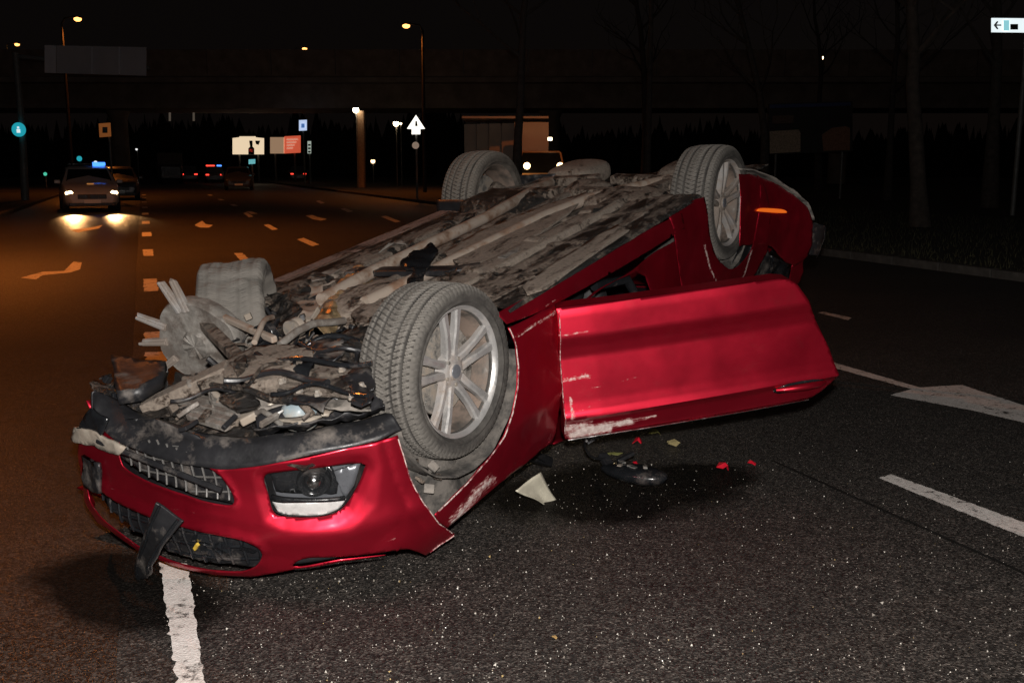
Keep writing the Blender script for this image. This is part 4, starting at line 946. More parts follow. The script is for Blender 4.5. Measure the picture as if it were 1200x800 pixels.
# ---------- shell above the belt (beneath, here): bonnet, pillars, roof, left flank
def bonnet(u, v):
    x = 2.02-1.25*u; y = -.68+1.4*v; return Vector((x, y, .44+.17*u+.05*(1-(2*v-1)**2)+.015*nz(x, y, 4)))
MB().grid(bonnet, 30, 30).build('bonnet', 'red', ROOT, True, [SOLID(.006, 0)])
def roof(u, v):
    x = .12-1.1*u; y = -.48+1.0*v; return Vector((x, y, .93+.07*math.sin(math.pi*min(1, u*1.1+.1))*(1-.25*(2*v-1)**2)+.02*nz(x, y, 4)))
MB().grid(roof, 24, 24).build('roof', 'red', ROOT, True, [SOLID(.01, 0)])
def screen(u, v):
    x = .78-.45*u; w = .70-.12*u; y = -w+2*w*v; return Vector((x, y, .62+.31*u+.02*nz(x, y, 6)))
MB().grid(screen, 14, 20).build('windscreen', 'dark_glass', ROOT, True, [SOLID(.005, 0)])
def rscreen(u, v):
    x = -.88-.75*u; w = .60+.06*u; y = -w+2*w*v; return Vector((x, y, .95-.33*u))
MB().grid(rscreen, 14, 20).build('rear_screen', 'dark_glass', ROOT, True, [SOLID(.005, 0)])
def boot(u, v):
    x = -1.6-.9*u; y = -.82+1.64*v; return Vector((x, y, .60-.03*u+.03*(1-(2*v-1)**2)))
MB().grid(boot, 16, 20).build('boot_lid', 'red', ROOT, True, [SOLID(.006, 0)])
for s_ in (1, -1):
    MB().bar((.80, .62*s_, .60), (.32, .56*s_, .93), .06, .05).build('windscreen_pillar', 'black', ROOT, mods=[BEV(.01)])  # red body pillar blackened: shade under the fender put into its colour
    MB().bar((-.86, .59*s_, .95), (-1.7, .74*s_, .58), .16, .05).build('rear_pillar', 'red', ROOT, mods=[BEV(.01)])
def lfl(s, z): return (s, .92-.25*max(0, z-.25)**2*2, z+.07)
ol = [(1.75, .1)]+arcpts(1.36, -.06, .40, math.radians(25), math.radians(160), 16)+[(.95, -.08), (-.92, -.08)]+arcpts(-1.36, -.06, .39, math.radians(5), math.radians(175), 16)+[(-1.8, -.02), (-2.45, .05), (-2.5, .5), (-1.6, .55), (.9, .52), (1.7, .42)]
sheet('left_flank', ol, lfl, 'red', ROOT, step=.06, round_=False)
# cabin: black interior, seats seen through the opening
q = MB(); q.grid(lambda u, v: Vector((.85-1.75*u, -.80+1.6*v, .0)), 6, 6); q.build('cabin_floor', 'interior', ROOT)
MB().grid(lambda u, v: Vector((.85-1.75*u, .80, -.02+.85*v)), 6, 6).build('cabin_side', 'interior', ROOT)
for s_ in (-.38, .38):
    so_ = blob('seat', (.02, s_, .17), .26, .24, .10, 'interior', 3); blob('seat_back', (-.35, s_, .45), .10, .24, .34, 'interior', 3)
MB().tube([(.1, -.80, .06), (-.16, -.84, .10), (-.24, -.84, .2)], .025, 10).build('seat_belt_anchor', 'black_gloss', ROOT, True)
blob('dashboard', (.72, 0, .42), .22, .72, .14, 'interior', 4)
# curtain airbag corner hanging out under the fender
fa = [CP(u, v, 1, -.80) for u, v in ((603, 574), (634, 553), (657, 601), (640, 592))]
def flap(u, v):
    return fa[0].lerp(fa[1], u).lerp(fa[3].lerp(fa[2], u), v)+Vector((0, .02*math.sin(u*4)*v, 0))+Vector(noise.noise_vector(Vector((u*3, v*3, 7))))*.008
MB().grid(flap, 12, 14).build('airbag_flap', 'cream', ROOT, True, [SOLID(.004, 0)])
for o in ROOT.children: o.matrix_basis = REL@o.matrix_basis
bpy.context.view_layer.update()

# ================================================================== things lying on the road
rg = random.Random(21)
mr = empty('door_mirror', G(742, 566, .0), 0, 'black shell of a door mirror trailing a cable on the dark asphalt', 'mirror')
c0 = Vector((0, 0, 0)); ax = (G(785, 572)-G(700, 556)).normalized(); ay = Vector((-ax.y, ax.x, 0))
V = []; nu, nv = 22, 24
for i in range(nu+1):
    t = -1+2*i/nu; rr = (1-abs(t)**2.6)**.5*(1.0 if t > 0 else 1-.25*abs(t))
    for j in range(nv):
        a = 2*math.pi*j/nv; V.append(ax*t*.18+ay*rr*.085*math.cos(a)+Vector((0, 0, .055+rr*.05*math.sin(a)*(1 if math.sin(a) < 0 else .75)+.004*noise.noise(Vector((t*4, a, 0))))))
MB().add(V, [(i*nv+j, i*nv+(j+1) % nv, (i+1)*nv+(j+1) % nv, (i+1)*nv+j) for i in range(nu) for j in range(nv)]).build('mirror_shell', 'black_gloss', mr, True)
MB().tube([ax*.155*math.cos(a)*.92+ay*.075*math.sin(a)*.9-Vector((0, 0, -.030)) for a in [k*2*math.pi/40-1.9 for k in range(24)]], .006, 8).build('mirror_rim', 'chrome', mr, True)
q = MB(); q.bar(-ax*.12+Vector((0, 0, .05)), -ax*.20+ay*.05+Vector((0, 0, .10)), .05, .03); q.bar(-ax*.10+ay*.02+Vector((0, 0, .09)), -ax*.05+ay*.10+Vector((0, 0, .12)), .025, .02); q.build('mirror_foot', 'black', mr, mods=[BEV(.006)])
hg = CAR@CP(688, 518, 1, -.93)-mr.location
MB().tube([(-ax*.17+ay*.04+Vector((0, 0, .09))).lerp(hg, t)+Vector((-.05*math.sin(t*3.1), 0, -.02*math.sin(t*6))) for t in [k/12 for k in range(13)]], .006, 6).build('cable', 'black', mr, True)
for k in range(5):
    p = Vector((rg.uniform(-.1, .1), rg.uniform(-.04, .04), .1)); MB().box(ax*p.x+ay*p.y+Vector((0, 0, .093)), (.03, .02, .006), Matrix.Rotation(rg.random()*3, 3, 'Z')).build('chip', 'steel', mr)
def shard(name, u, v, r, mat, label, cat, h=.02, n=6, z=0.):
    p = G(u, v, z); q = MB(); V = []
    for i in range(n):
        a = 2*math.pi*i/n+rg.uniform(-.3, .3); d = r*rg.uniform(.45, 1.15); V.append(Vector((d*math.cos(a), d*math.sin(a), .003+rg.random()*h)))
    V.append(Vector((rg.uniform(-.2, .2)*r, rg.uniform(-.2, .2)*r, h*1.3)))
    q.add(V, [(i, (i+1) % n, n) for i in range(n)])
    o = q.build(name, mat, None, mods=[SOLID(.003, 0)]); o.location = p; return tag(o, label, cat)
M['shard'] = plain('bright_red_plastic', (.62, .012, .03), .3, 0, .15, 20, .1)
shard('red_shard', 745, 546, .030, 'shard', 'bright red broken shard just behind the mirror shell', 'shard')
shard('red_shard', 848, 552, .040, 'shard', 'larger red plastic shard on the edge of the dark spill', 'shard', .035)
shard('red_shard', 881, 545, .028, 'shard', 'small red shard farther out on the paler asphalt', 'shard')
shard('debris_scrap', 790, 525, .045, plain('yellowed_scrap', (.42, .34, .16), .7), 'yellowish crumpled scrap lying under the open door', 'scrap', .04)
shard('debris_scrap', 765, 511, .04, plain('olive_scrap', (.25, .23, .06), .7), 'olive green scrap in the shade of the open door', 'scrap', .04)
shard('debris_scrap', 694, 522, .05, plain('grey_scrap', (.45, .45, .47), .5), 'pale grey plastic scrap by the front edge of the door', 'scrap', .05)
shard('debris_scrap', 720, 534, .05, plain('moss_scrap', (.2, .2, .06), .7), 'long greenish strip on the asphalt behind the mirror cable', 'scrap', .015)
shard('debris_scrap', 748, 520, .035, 'shard', 'dark red fragment under the open door', 'scrap', .03)
shard('debris_scrap', 650, 748, .012, plain('leaf_scrap', (.35, .22, .08), .8), 'tiny brown leaf on the open asphalt', 'leaf', .008)
# glass crumbs and grit, far too many to count
cm = MB(); tet = [Vector((0, 0, 1)), Vector((.94, 0, -.33)), Vector((-.47, .82, -.33)), Vector((-.47, -.82, -.33))]
for k in range(1700):
    u = rg.uniform(250, 1200); v = 520+280*rg.random()**.8
    if rg.random() < .25: u = rg.gauss(560, 220); v = rg.uniform(640, 800)
    if k % 14 == 1: u = rg.gauss(720, 90); v = rg.gauss(575, 36)
    if k % 9 == 2: u = rg.gauss(360, 120); v = rg.gauss(700, 22)
    if u < 190 or u > 1210 or v < 515: continue
    r = rg.choice([.0015, .002, .002, .0025, .003, .004 if rg.random() < .3 else .002]); p = G(u, v, .004)
    if rg.random() < .08: r *= 1.8
    R_ = Matrix.Rotation(rg.random()*6, 3, 'Z')@Matrix.Rotation(rg.random()*3, 3, 'X'); cm.add([p+R_@t*r for t in tet], [(0, 1, 2), (0, 2, 3), (0, 3, 1), (1, 3, 2)])
m, nt, b = nodes('crumbs'); gi = N(nt, 'TexWhiteNoise', _noise_dimensions='3D'); sn = N(nt, 'VectorMath', _operation='SNAP'); L(nt, coords(nt), sn.inputs[0]); sn.inputs[1].default_value = (.02, .02, 1); L(nt, sn.outputs[0], gi.inputs[0])
L(nt, ramp(nt, gi.outputs['Value'], [(0, (.30, .27, .23)), (.45, (.62, .58, .52)), (.96, (.5, .36, .16)), (1, (.4, .3, .28))], 'CONSTANT'), b.inputs['Base Color']); b.inputs['Roughness'].default_value = .3
M['crumbs'] = m
tag(cm.build('road_grit', 'crumbs'), 'pale glass crumbs and grit strewn over the dark asphalt', 'grit', kind='stuff')

# ================================================================== lamps, signs, bridge
M['pole'] = plain('grey_galvanised_pole', (.22, .22, .21), .6, .3, .25, 4, .1)
M['pole_dark'] = plain('darkened_pole', (.025, .023, .022), .6, 0, .2, 4, 0)  # pole darkened so the lamp's own light on it hardly shows
M['lampglow'] = glow('sodium_lamp_glass', (1, .40, .10), 4.)
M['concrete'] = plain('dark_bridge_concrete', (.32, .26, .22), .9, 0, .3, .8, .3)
M['headglow'] = glow('headlamp_bulb', (1, .66, .32), 12.)
M['white_paint'] = plain('white_car_paint', (.55, .53, .50), .35, 0, .06, 3, 0, coat=.5)
M['grey_paint'] = plain('dark_grey_car_paint', (.08, .08, .085), .35, .3, .06, 3, 0, coat=.5)
M['tyre_far'] = plain('black_tyre', (.02, .02, .02), .8)
M['plate'] = plain('white_number_plate', (.85, .85, .83), .5, 0, .03, 3, 0)
def street_lamp(px, dist, base_z, reach, label, power=0., size=.55, glowm='lampglow', group=None):
    h = AT(*px, dist); e = empty('street_lamp', (h.x+reach, h.y, base_z), 0, label, 'street lamp', group)
    H = h.z-base_z; q = MB().tube([(0, 0, 0), (0, 0, H*.55), (0, 0, H*.97), (-reach*.2, 0, H+.03), (-reach*.75, 0, H+.09)], [.11, .09, .06, .045, .035], 10); q.build('pole', 'pole', e, True)
    q = MB(); q.bar((-reach*.7, 0, H+.1), (-reach-math.copysign(size*.5, reach), 0, H+.06), .26, .13, .2, .08); q.build('lamp_head', 'pole', e, mods=[BEV(.03)])
    V = MB(); cc = Vector((-reach, 0, H+.0)); n_, m_ = 16, 8; P = []
    for i in range(m_+1):
        f = math.pi*i/m_
        for j in range(n_): a = 2*math.pi*j/n_; P.append(cc+Vector((size*.42*math.sin(f)*math.cos(a), .16*math.sin(f)*math.sin(a), .13*math.cos(f)-.03)))
    V.add(P, [(i*n_+j, i*n_+(j+1) % n_, (i+1)*n_+(j+1) % n_, (i+1)*n_+j) for i in range(m_) for j in range(n_)]); V.build('lamp_glass', glowm, e, True)
    if power:
        l = lamp('lamp_light', 'SPOT', (-reach, 0, H-.22), power, SODIUM, .15, (-reach, 0, 0), math.radians(150), .6); l.parent = e
    return e
# overpass
BD = 84.
ov = empty('overpass', AT(330, 195, BD)*Vector((1, 1, 0)) if False else Vector((AT(330, 195, BD).x, BD, 0)), 0, 'long dark concrete overpass crossing above the road', 'bridge')
def bz(v): return AT(600, v, BD).z
z_bot, z_mid, z_top = bz(128), bz(100), bz(62)
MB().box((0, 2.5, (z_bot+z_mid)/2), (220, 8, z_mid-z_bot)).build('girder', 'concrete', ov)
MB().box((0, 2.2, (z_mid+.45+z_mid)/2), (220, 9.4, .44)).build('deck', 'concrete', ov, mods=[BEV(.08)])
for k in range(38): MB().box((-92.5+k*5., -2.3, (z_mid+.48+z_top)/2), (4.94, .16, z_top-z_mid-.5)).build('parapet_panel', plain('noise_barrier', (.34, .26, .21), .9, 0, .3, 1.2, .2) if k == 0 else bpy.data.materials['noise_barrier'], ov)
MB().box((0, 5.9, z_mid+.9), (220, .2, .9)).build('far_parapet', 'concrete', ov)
for x in (-62, -36, -14, 22, 46, 70):
    q = MB(); q.lathe([(.75, 0), (.75, z_bot-.6), (1.0, z_bot-.02)], 20, 'z', (x, 2.5, 0)); q.build('pier', 'concrete', ov, True)
for px, lb in (((91, 22), 'roadside sodium street lamp above the back of the grey gantry sign'), ((20, 52), 'sodium street lamp on the overpass over the gantry post'), ((357, 57), 'sodium street lamp on the overpass above the lit billboards'), ((476, 30), 'roadside sodium street lamp high over the dazzling white sign'), ((608, 62), 'faint sodium street lamp on the overpass above the box truck')):
    far = px[0] in (357, 608, 20)
    keep_ = M['pole']; M['pole'] = keep_ if far else M['pole_dark']
    e = street_lamp(px, BD+5.4 if far else 58., z_mid+.43 if far else .09, -.9 if px[0] < 400 else .9, lb, 0 if far else 900, .5); M['pole'] = keep_
# the near lamp whose orange light lies over the left lane: outside the frame on the left verge
e = empty('street_lamp', RP(13.5, LK-1.2, .08), math.atan2(RN.y, RN.x), 'sodium street lamp on the verge lighting the left lane', 'street lamp')
MB().tube([(0, 0, 0), (0, 0, 5), (0, 0, 8.6), (.5, 0, 9.), (1.6, 0, 9.15)], [.11, .09, .07, .05, .045], 12).build('pole', 'pole', e, True)
MB().bar((1.4, 0, 9.2), (2.3, 0, 9.2), .3, .15, .24, .1).build('lamp_head', 'pole', e, mods=[BEV(.03)])
MB().box((1.9, 0, 9.10), (.5, .2, .06)).build('lamp_glass', 'lampglow', e, mods=[BEV(.02)])
lamp('lamp_light', 'SPOT', (1.9, 0, 8.98), 1500, SODIUM, .12, (1.7, 0, 0), math.radians(125), .7).parent = e
e2 = empty('street_lamp', RP(25, LK-1.2, .08), math.atan2(RN.y, RN.x), 'sodium street lamp on the verge before the gantry sign', 'street lamp')
for o in list(e.children):
    c = o.copy(); COL.objects.link(c); c.parent = e2
    if c.type == 'LIGHT': c.data = o.data.copy(); c.data.energy = 3000
# gantry sign seen from behind
gd = 44.
gb = AT(30, 240, gd); gp = empty('gantry_sign', (gb.x, gd, 0), 0, 'grey back of a gantry road sign on a tall post', 'road sign')
def loc(u, v, d, e): return AT(u, v, d)-e.location
q = MB().tube([(0, 0, 0), loc(26, 150, gd, gp), loc(18, 62, gd, gp)], [.17, .14, .12], 12); q.build('post', 'pole', gp, True)
MB().tube([loc(18, 66, gd, gp), loc(60, 70, gd, gp), loc(175, 80, gd, gp)], .09, 10).build('arm', 'pole', gp, True)
us = [52, 66, 108, 140, 172]; M['signback'] = plain('bare_aluminium_sign_back', (.55, .55, .58), .6, 0, .1, 1, 0)
M['signback2'] = plain('pale_aluminium_sign_back', (.78, .79, .84), .6, 0, .1, 1, 0)
for i in range(4):
    p = [loc(us[i]+.4, 52+.018*us[i]*1.2, gd-.2, gp), loc(us[i+1]-.4, 52+.018*us[i+1]*1.2, gd-.2, gp), loc(us[i+1]-.4, 84+.03*us[i+1], gd-.2, gp), loc(us[i]+.4, 84+.03*us[i], gd-.2, gp)]
    link('sign_panel', p, [(0, 1, 2, 3)], 'signback2' if i == 0 else 'signback', gp, mods=[SOLID(.03, 0)])
for u in (108, 140): MB().bar(loc(u, 55, gd-.3, gp), loc(u, 87, gd-.3, gp), .06, .05).build('stiffener', 'signback2', gp)
# round blue sign on that post
M['blue_sign'] = glow('blue_sign_face', (.02, .42, .52), .75, (.02, .3, .5)); M['white_sign'] = glow('white_sign_face', (.8, .9, .9), .9)
def disc_sign(name, u, v, d, rpx, mat, label, cat='road sign', glyph=True, post=False):
    c = AT(u, v, d); r = rpx/F_PX*d; e = empty(name, c, 0, label, cat); MB().lathe([(0, -.03), (r*.96, -.03), (r, -.02), (r, .02), (0, .02)], 32).build('sign_face', mat, e, True)
    if glyph:
        MB().box((0, -.045, r*.28), (r*.28, .01, r*.28)).build('sign_symbol', 'white_sign', e); MB().box((0, -.045, -.2*r), (r*.5, .01, r*.5)).build('sign_symbol', 'white_sign', e)
    if post: MB().tube([(0, .07, -c.z), (0, .07, r)], .04, 8).build('post', 'pole', e, True)
    return e
disc_sign('round_sign', 22, 152, gd-.35, 8, 'blue_sign', 'round blue sign with a white symbol on the gantry post')
disc_sign('round_sign', 93, 186, 62, 3, 'blue_sign', 'tiny round blue sign beyond the police car roof', glyph=False, post=True)
disc_sign('round_sign', 112, 190.5, 58, 2, 'white_sign', 'pinpoint white sign just above the blue light bar', glyph=False, post=True)
disc_sign('round_sign', 53, 204, 70, 2, glow('green_sign', (.05, .6, .4), .9), 'pinpoint green light low beside the gantry post', 'signal', False, True)
def panel_sign(name, px, d, mat, label, cat, thick=.08, post=None, symbols=()):
    us_ = [p[0] for p in px]; cu = sum(us_)/len(us_); b = AT(cu, 200, d); e = empty(name, (b.x, d, 0), 0, label, cat)
    P = [AT(*p, d)-e.location for p in px]; link('sign_face', P, [tuple(range(len(P)))], mat, e, mods=[SOLID(thick, 0)])
    for spx, sm in symbols: link('sign_symbol', [AT(*p, d-thick*.5-.03)-e.location for p in spx], [tuple(range(len(spx)))], sm, e, mods=[SOLID(.01, 0)])
    for u in (post or ()): top_ = AT(u, max(p[1] for p in px)-3, d)-e.location; MB().tube([(top_.x, .1, 0), (top_.x, .1, top_.z)], max(.05, .0009*d), 8).build('post', 'pole', e, True)
    return e
M['orange_sign'] = plain('orange_sign_face', (.75, .26, .06), .6)
panel_sign('square_sign', [(116, 145), (129, 144), (130, 160), (117, 161)], 46, glow('dim_orange_sign', (.5, .16, .04), .28, (.6, .2, .05)), 'small orange square sign on a thin post left of the billboards', 'road sign', post=(127,), symbols=[([(120, 149), (126, 149), (126, 156), (120, 156)], 'pole')])
bbm = glow('backlit_poster', (1, .78, .52), .8); bbr = glow('backlit_red_poster', (.85, .13, .06), .62); dk = plain('poster_dark', (.02, .015, .012), .6); rdp = glow('poster_red', (.7, .05, .03), .5)
panel_sign('billboard', [(273, 162), (281, 161), (281, 160), (299, 160), (299, 161), (309, 162), (309, 181), (273, 181)], 95, bbm, 'backlit cream billboard with a dark bottle shape', 'billboard', .3, (280, 302), [([(292, 165), (296, 165), (296, 172), (298, 174), (298, 181), (291, 181), (291, 174), (293, 172)], dk), ([(292.5, 175), (296.5, 175), (296.5, 178), (292.5, 178)], rdp), ([(299, 165), (305, 165), (303, 170), (300, 169)], dk)])
panel_sign('billboard', [(317, 161), (333, 161), (333, 180), (317, 180)], 95, glow('backlit_tan_poster', (.8, .5, .3), .34), 'dim tan billboard half beside the red one', 'billboard', .3, (322,))
panel_sign('billboard', [(333.6, 160), (352, 159), (352, 179), (333.6, 180)], 95, bbr, 'backlit red billboard with pale lines', 'billboard', .3, (345,), [([(336, 163+3.4*k), (349-2*k, 162.7+3.4*k), (349-2*k, 164+3.4*k), (336, 164.4+3.4*k)], glow('poster_line%d' % k, (1, .5, .35), .5)) for k in range(4)])
panel_sign('blue_white_sign', [(350.5, 141), (359.5, 140.5), (359.5, 153), (350.5, 153.5)], 80, glow('white_blue_sign', (.55, .68, .95), .85), 'upright pale blue lit sign above the red billboard', 'road sign', .1, (355,), [([(353, 145), (357, 145), (357, 150), (353, 150)], glow('sign_blue', (.12, .3, .75), .5))])
panel_sign('pylon_sign', [(360.5, 165.5), (364.5, 165.5), (364.5, 180), (360.5, 180)], 85, glow('pylon_grey', (.6, .7, .6), .5), 'slim pale pylon sign right of the red billboard', 'sign', .1, (362.5,), [([(361, 169+4*k), (364, 169+4*k), (364, 171+4*k), (361, 171+4*k)], dk) for k in range(3)])
panel_sign('small_lit_sign', [(291.5, 187), (299, 186.5), (299, 192), (291.5, 192.5)], 70, glow('cyan_sign', (.12, .55, .6), .7), 'small cyan lit sign under the cream billboard', 'sign', .1, (295,))
# bright arrow-shaped warning sign with a small round plate under it; its reflective brightness is put in as emission
arrow = panel_sign('arrow_sign', [(487.5, 135), (498, 151), (492.5, 151.5), (492.5, 157.5), (482.5, 157.5), (482.5, 151.5), (477, 151)], 46, glow('dazzling_white_sign', (1, .95, .84), 1.6), 'dazzling white triangular sign over a square plate on a post', 'road sign', .06, (487.5,), [([(486.8, 142), (488.6, 142), (489.6, 148), (486.4, 148)], plain('sign_grey_mark', (.3, .29, .25), .7))])
disc_sign('round_sign', 487, 170.5, 45.6, 4, glow('dim_round_sign', (.5, .36, .27), .38), 'dim round sign below the dazzling white sign', glyph=False)
# lit pole left of it
pl_ = empty('lit_column', (AT(423, 200, 70).x, 70, 0), 0, 'pale column lit by a bulb at its top', 'column')
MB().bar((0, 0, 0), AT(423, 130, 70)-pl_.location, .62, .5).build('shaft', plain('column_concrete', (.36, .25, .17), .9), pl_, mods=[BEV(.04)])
def bulb(name, u, v, d, r, col, st, label, cat='lamp', post=True):
    c = AT(u, v, d); e = empty(name, c, 0, label, cat); q = MB(); P = []; n_, m_ = 14, 8
    for i in range(m_+1):
        f = math.pi*i/m_
        for j in range(n_): a = 2*math.pi*j/n_; P.append(Vector((r*math.sin(f)*math.cos(a), r*.6*math.sin(f)*math.sin(a), r*math.cos(f))))
    q.add(P, [(i*n_+j, i*n_+(j+1) % n_, (i+1)*n_+(j+1) % n_, (i+1)*n_+j) for i in range(m_) for j in range(n_)]); q.build('lamp_glass', glow(name+'_glow', col, st), e, True)
    MB().lathe([(0, r*.8), (r*.8, r*.7), (r*1.15, r*.35), (r*1.1, r*.3), (0, r*.4)], 16, 'z', (0, .02, .3*r)).build('lamp_hood', 'pole', e, True)
    if post and c.z > 1: MB().tube([(0, r*.8+.06, -c.z), (0, r*.8+.06, r*.9)], .05, 8).build('pole', 'pole', e, True)
    return e
bulb('wall_lamp', 417, 129, 69.4, .20, (1, .82, .55), 18, 'white bulb at the top of the pale column')
lamp('lamp_light', 'POINT', AT(421, 135, 69.0)-Vector((0, .3, 0)), 7, (1, .5, .22), .15)
bulb('globe_lamp', 464, 145, 75, .20, (1, .72, .42), 14, 'warm globe lamp left of the dazzling white sign'); bulb('globe_lamp', 469.5, 145, 80, .10, (1, .72, .42), 6, 'dim pinpoint lamp beside the warm globe lamp')
bulb('globe_lamp', 437, 189, 90, .2, (1, .66, .35), 3, 'low amber pinpoint lamp left of the upturned rear wheel'); bulb('globe_lamp', 963, 68, 70, .13, (1, .66, .35), 9, 'lone pinpoint lamp high among the bare trees')
bulb('globe_lamp', 160, 175, 90, .10, (.8, .8, .8), 1.2, 'faint pinpoint lamp under the overpass')
for u, v, lb in ((199, 137, 'faint hanging marker under the overpass, left one'), (227, 137, 'faint hanging marker under the overpass, right one')):
    panel_sign('hanging_marker', [(u-1, v-5), (u+1, v-5), (u+1, v+5), (u-1, v+5)], 82, glow('marker%d' % u, (.5, .4, .3), .12), lb.replace(', left one', ' nearer the orange sign').replace(', right one', ' farther from the orange sign'), 'marker', .1, None)
# direction sign top right, the shine of its reflective face put in as emission
ds = panel_sign('direction_sign', [(1162, 21.5), (1212, 22), (1212, 38.5), (1162, 38)], 30, glow('direction_sign_face', (.82, .92, .95), 1.0), 'white direction sign with an arrow, cyan square and black block', 'road sign', .05, None,
   [([(1176, 24), (1182.5, 24), (1182.5, 36), (1176, 36)], glow('sign_cyan', (.3, .72, .8), .8)), ([(1184, 28.5), (1193, 28.5), (1193, 35), (1184, 35)], dk), ([(1167.5, 29), (1173.5, 29), (1173.5, 30.5), (1167.5, 30.5)], dk), ([(1164.5, 29.7), (1168.5, 25), (1170, 25.8), (1167.2, 29.7)], dk), ([(1164.5, 29.8), (1167.2, 29.8), (1170, 34), (1168.5, 34.8)], dk)])
dp = AT(1206, 30, 30.06)-ds.location; MB().tube([(dp.x, .12, 0), (dp.x, .12, dp.z+.3)], .07, 10).build('post', 'pole', ds, True)
# dark poster stand among the trees
panel_sign('poster_stand', [(900, 122), (998, 119), (998, 178), (900, 181)], 46, plain('stand_dark', (.035, .028, .024), .5), 'wide dark poster stand among the bare trees', 'billboard', .25, (910, 988), [([(902, 154), (936, 152), (938, 156), (938, 178), (902, 180)], plain('stand_tan', (.55, .42, .30), .7)), ([(963, 158), (975, 150), (990, 148), (996, 150), (996, 176), (965, 177)], plain('stand_rust', (.34, .17, .10), .7)), ([(905, 136), (930, 135), (930, 144), (905, 145)], plain('stand_brown', (.16, .1, .07), .7)), ([(902, 123), (997, 120), (997, 124), (902, 127)], plain('stand_blue', (.05, .07, .2), .6))])

M['bark'] = plain('grey_brown_bark', (.085, .068, .057), .9, 0, .4, 7, .6); M['bark_dark'] = plain('dark_bark', (.07, .055, .048), .9, 0, .4, 7, .6)
# ================================================================== vehicles in the background
def loft_car(name, loc_, yaw, Ln, Wd, Ht, paint_, label, cat, lights=None, police=False, detail=True, group=None):
    e = empty(name, loc_, yaw, label, cat, group); hw = Wd/2; hL = Ln/2
    K = [(-1, .84, .30, .62, .62), (-.96, .95, .24, .80, .80), (-.75, 1, .2, .92, .95), (-.55, 1, .2, .94, 1.3), (-.30, 1, .2, .95, Ht), (.05, 1, .2, .95, Ht), (.22, 1, .2, .94, Ht-.1), (.44, 1, .2, .95, 1.0), (.70, .99, .2, .90, .93), (.90, .94, .22, .80, .82), (.985, .84, .26, .66, .68), (1, .76, .34, .56, .58)]
    V = []; Fc = []
    for t, w, zb_, zt_, zr in K:
        x = t*hL; W_ = hw*w; cab = min(1, max(0, (zr-zt_)/.45)); rw = W_*(.96-.2*cab)
        V += [(x, y, z) for y, z in ((0, zb_), (W_*.86, zb_), (W_*.98, zb_+.12), (W_, (zb_+zt_)/2+.06), (W_*.96, zt_), (rw, zr-.05*cab), (rw*.8, zr+.01), (0, zr+.02), (-rw*.8, zr+.01), (-rw, zr-.05*cab), (-W_*.96, zt_), (-W_, (zb_+zt_)/2+.06), (-W_*.98, zb_+.12), (-W_*.86, zb_))]
    n_ = 14
    for i in range(len(K)-1):
        for j in range(n_): Fc.append((i*n_+j, i*n_+(j+1) % n_, (i+1)*n_+(j+1) % n_, (i+1)*n_+j))
    Fc += [tuple(range(n_)), tuple(range(len(V)-1, len(V)-n_-1, -1))]
    link('body', V, Fc, paint_, e, True, sharp=45)
    # windscreen and side glass, a little proud
    def quad(nm, P, mt): return link(nm, P, [(0, 1, 2, 3)], mt, e, mods=[SOLID(.012, 1)])
    quad('windscreen', [(hL*.425, -hw*.80, 1.02), (hL*.425, hw*.80, 1.02), (hL*.235, hw*.68, Ht-.11), (hL*.235, -hw*.68, Ht-.11)], 'dark_glass')
    for s_ in (1, -1):
        quad('side_window', [(hL*.36, s_*hw*.955, 1.0), (-hL*.5, s_*hw*.965, 1.0), (-hL*.34, s_*hw*.80, Ht-.1), (hL*.12, s_*hw*.80, Ht-.1)], 'dark_glass')
        for x in (hL*.62, -hL*.6):
            w = MB().lathe([(.19, -.1*s_), (.30, -.1*s_), (.32, -.07*s_), (.32, .08*s_), (.30, .1*s_), (.20, .1*s_), (.19, .06*s_), (0, .05*s_)], 28, 'y', (x, s_*(hw-.1), .32)); wo = w.build('wheel', 'tyre_far', e, True)
        m_ = MB().box((hL*.3, s_*(hw+.09), 1.0), (.12, .2, .13)); m_.build('mirror', paint_, e, mods=[BEV(.03)])
    q = MB(); q.box((hL-.02, 0, .52), (.06, Wd*.5, .16)); q.build('grille', 'black', e, mods=[BEV(.02)])
    q = MB(); q.box((hL+.015, 0, .36), (.03, .52, .11)); q.build('number_plate', 'plate', e)
    q = MB(); q.box((hL-.06, 0, .27), (.1, Wd*.8, .12)); q.build('lower_bumper', 'black', e, mods=[BEV(.02)])
    for s_ in (1, -1):
        h = MB(); P = []
        for i in range(7):
            f = math.pi*i/6
            for j in range(14): a = 2*math.pi*j/14; P.append(Vector((hL*.945+.09*math.cos(f)*.6, s_*hw*.72, .64))+Vector((.06*math.cos(f), .17*math.sin(f)*math.cos(a), .085*math.sin(f)*math.sin(a))))
        h.add(P, [(i*14+j, i*14+(j+1) % 14, (i+1)*14+(j+1) % 14, (i+1)*14+j) for i in range(6) for j in range(14)])
        h.build('headlight', lights if lights else 'lens_grey', e, True)
        MB().box((-hL+.02, s_*hw*.72, .75), (.06, .3, .12)).build('tail_light', 'red_lens', e, mods=[BEV(.02)])
    if police:
        q = MB(); q.box((0, 0, Ht+.075), (.22, 1.25, .10)); bar_ = q.build('light_bar', 'dark_glass', e, mods=[BEV(.03)])
        MB().box((.03, .40, Ht+.08), (.24, .42, .125)).build('blue_beacon', glow('blue_beacon', (.05, .22, 1), 2.4), bar_, mods=[BEV(.02)])
        MB().box((hL*.72, 0, .945), (.18, .22, .02)).build('bonnet_emblem', glow('emblem_glint', (.9, .4, .12), .35, (.7, .3, .1)), e, mods=[BEV(.008)])  # the emblem's warm glint is put in as emission
    return e
yaw_ = math.atan2(-RD.y, -RD.x)
pc0 = G(105, 246)
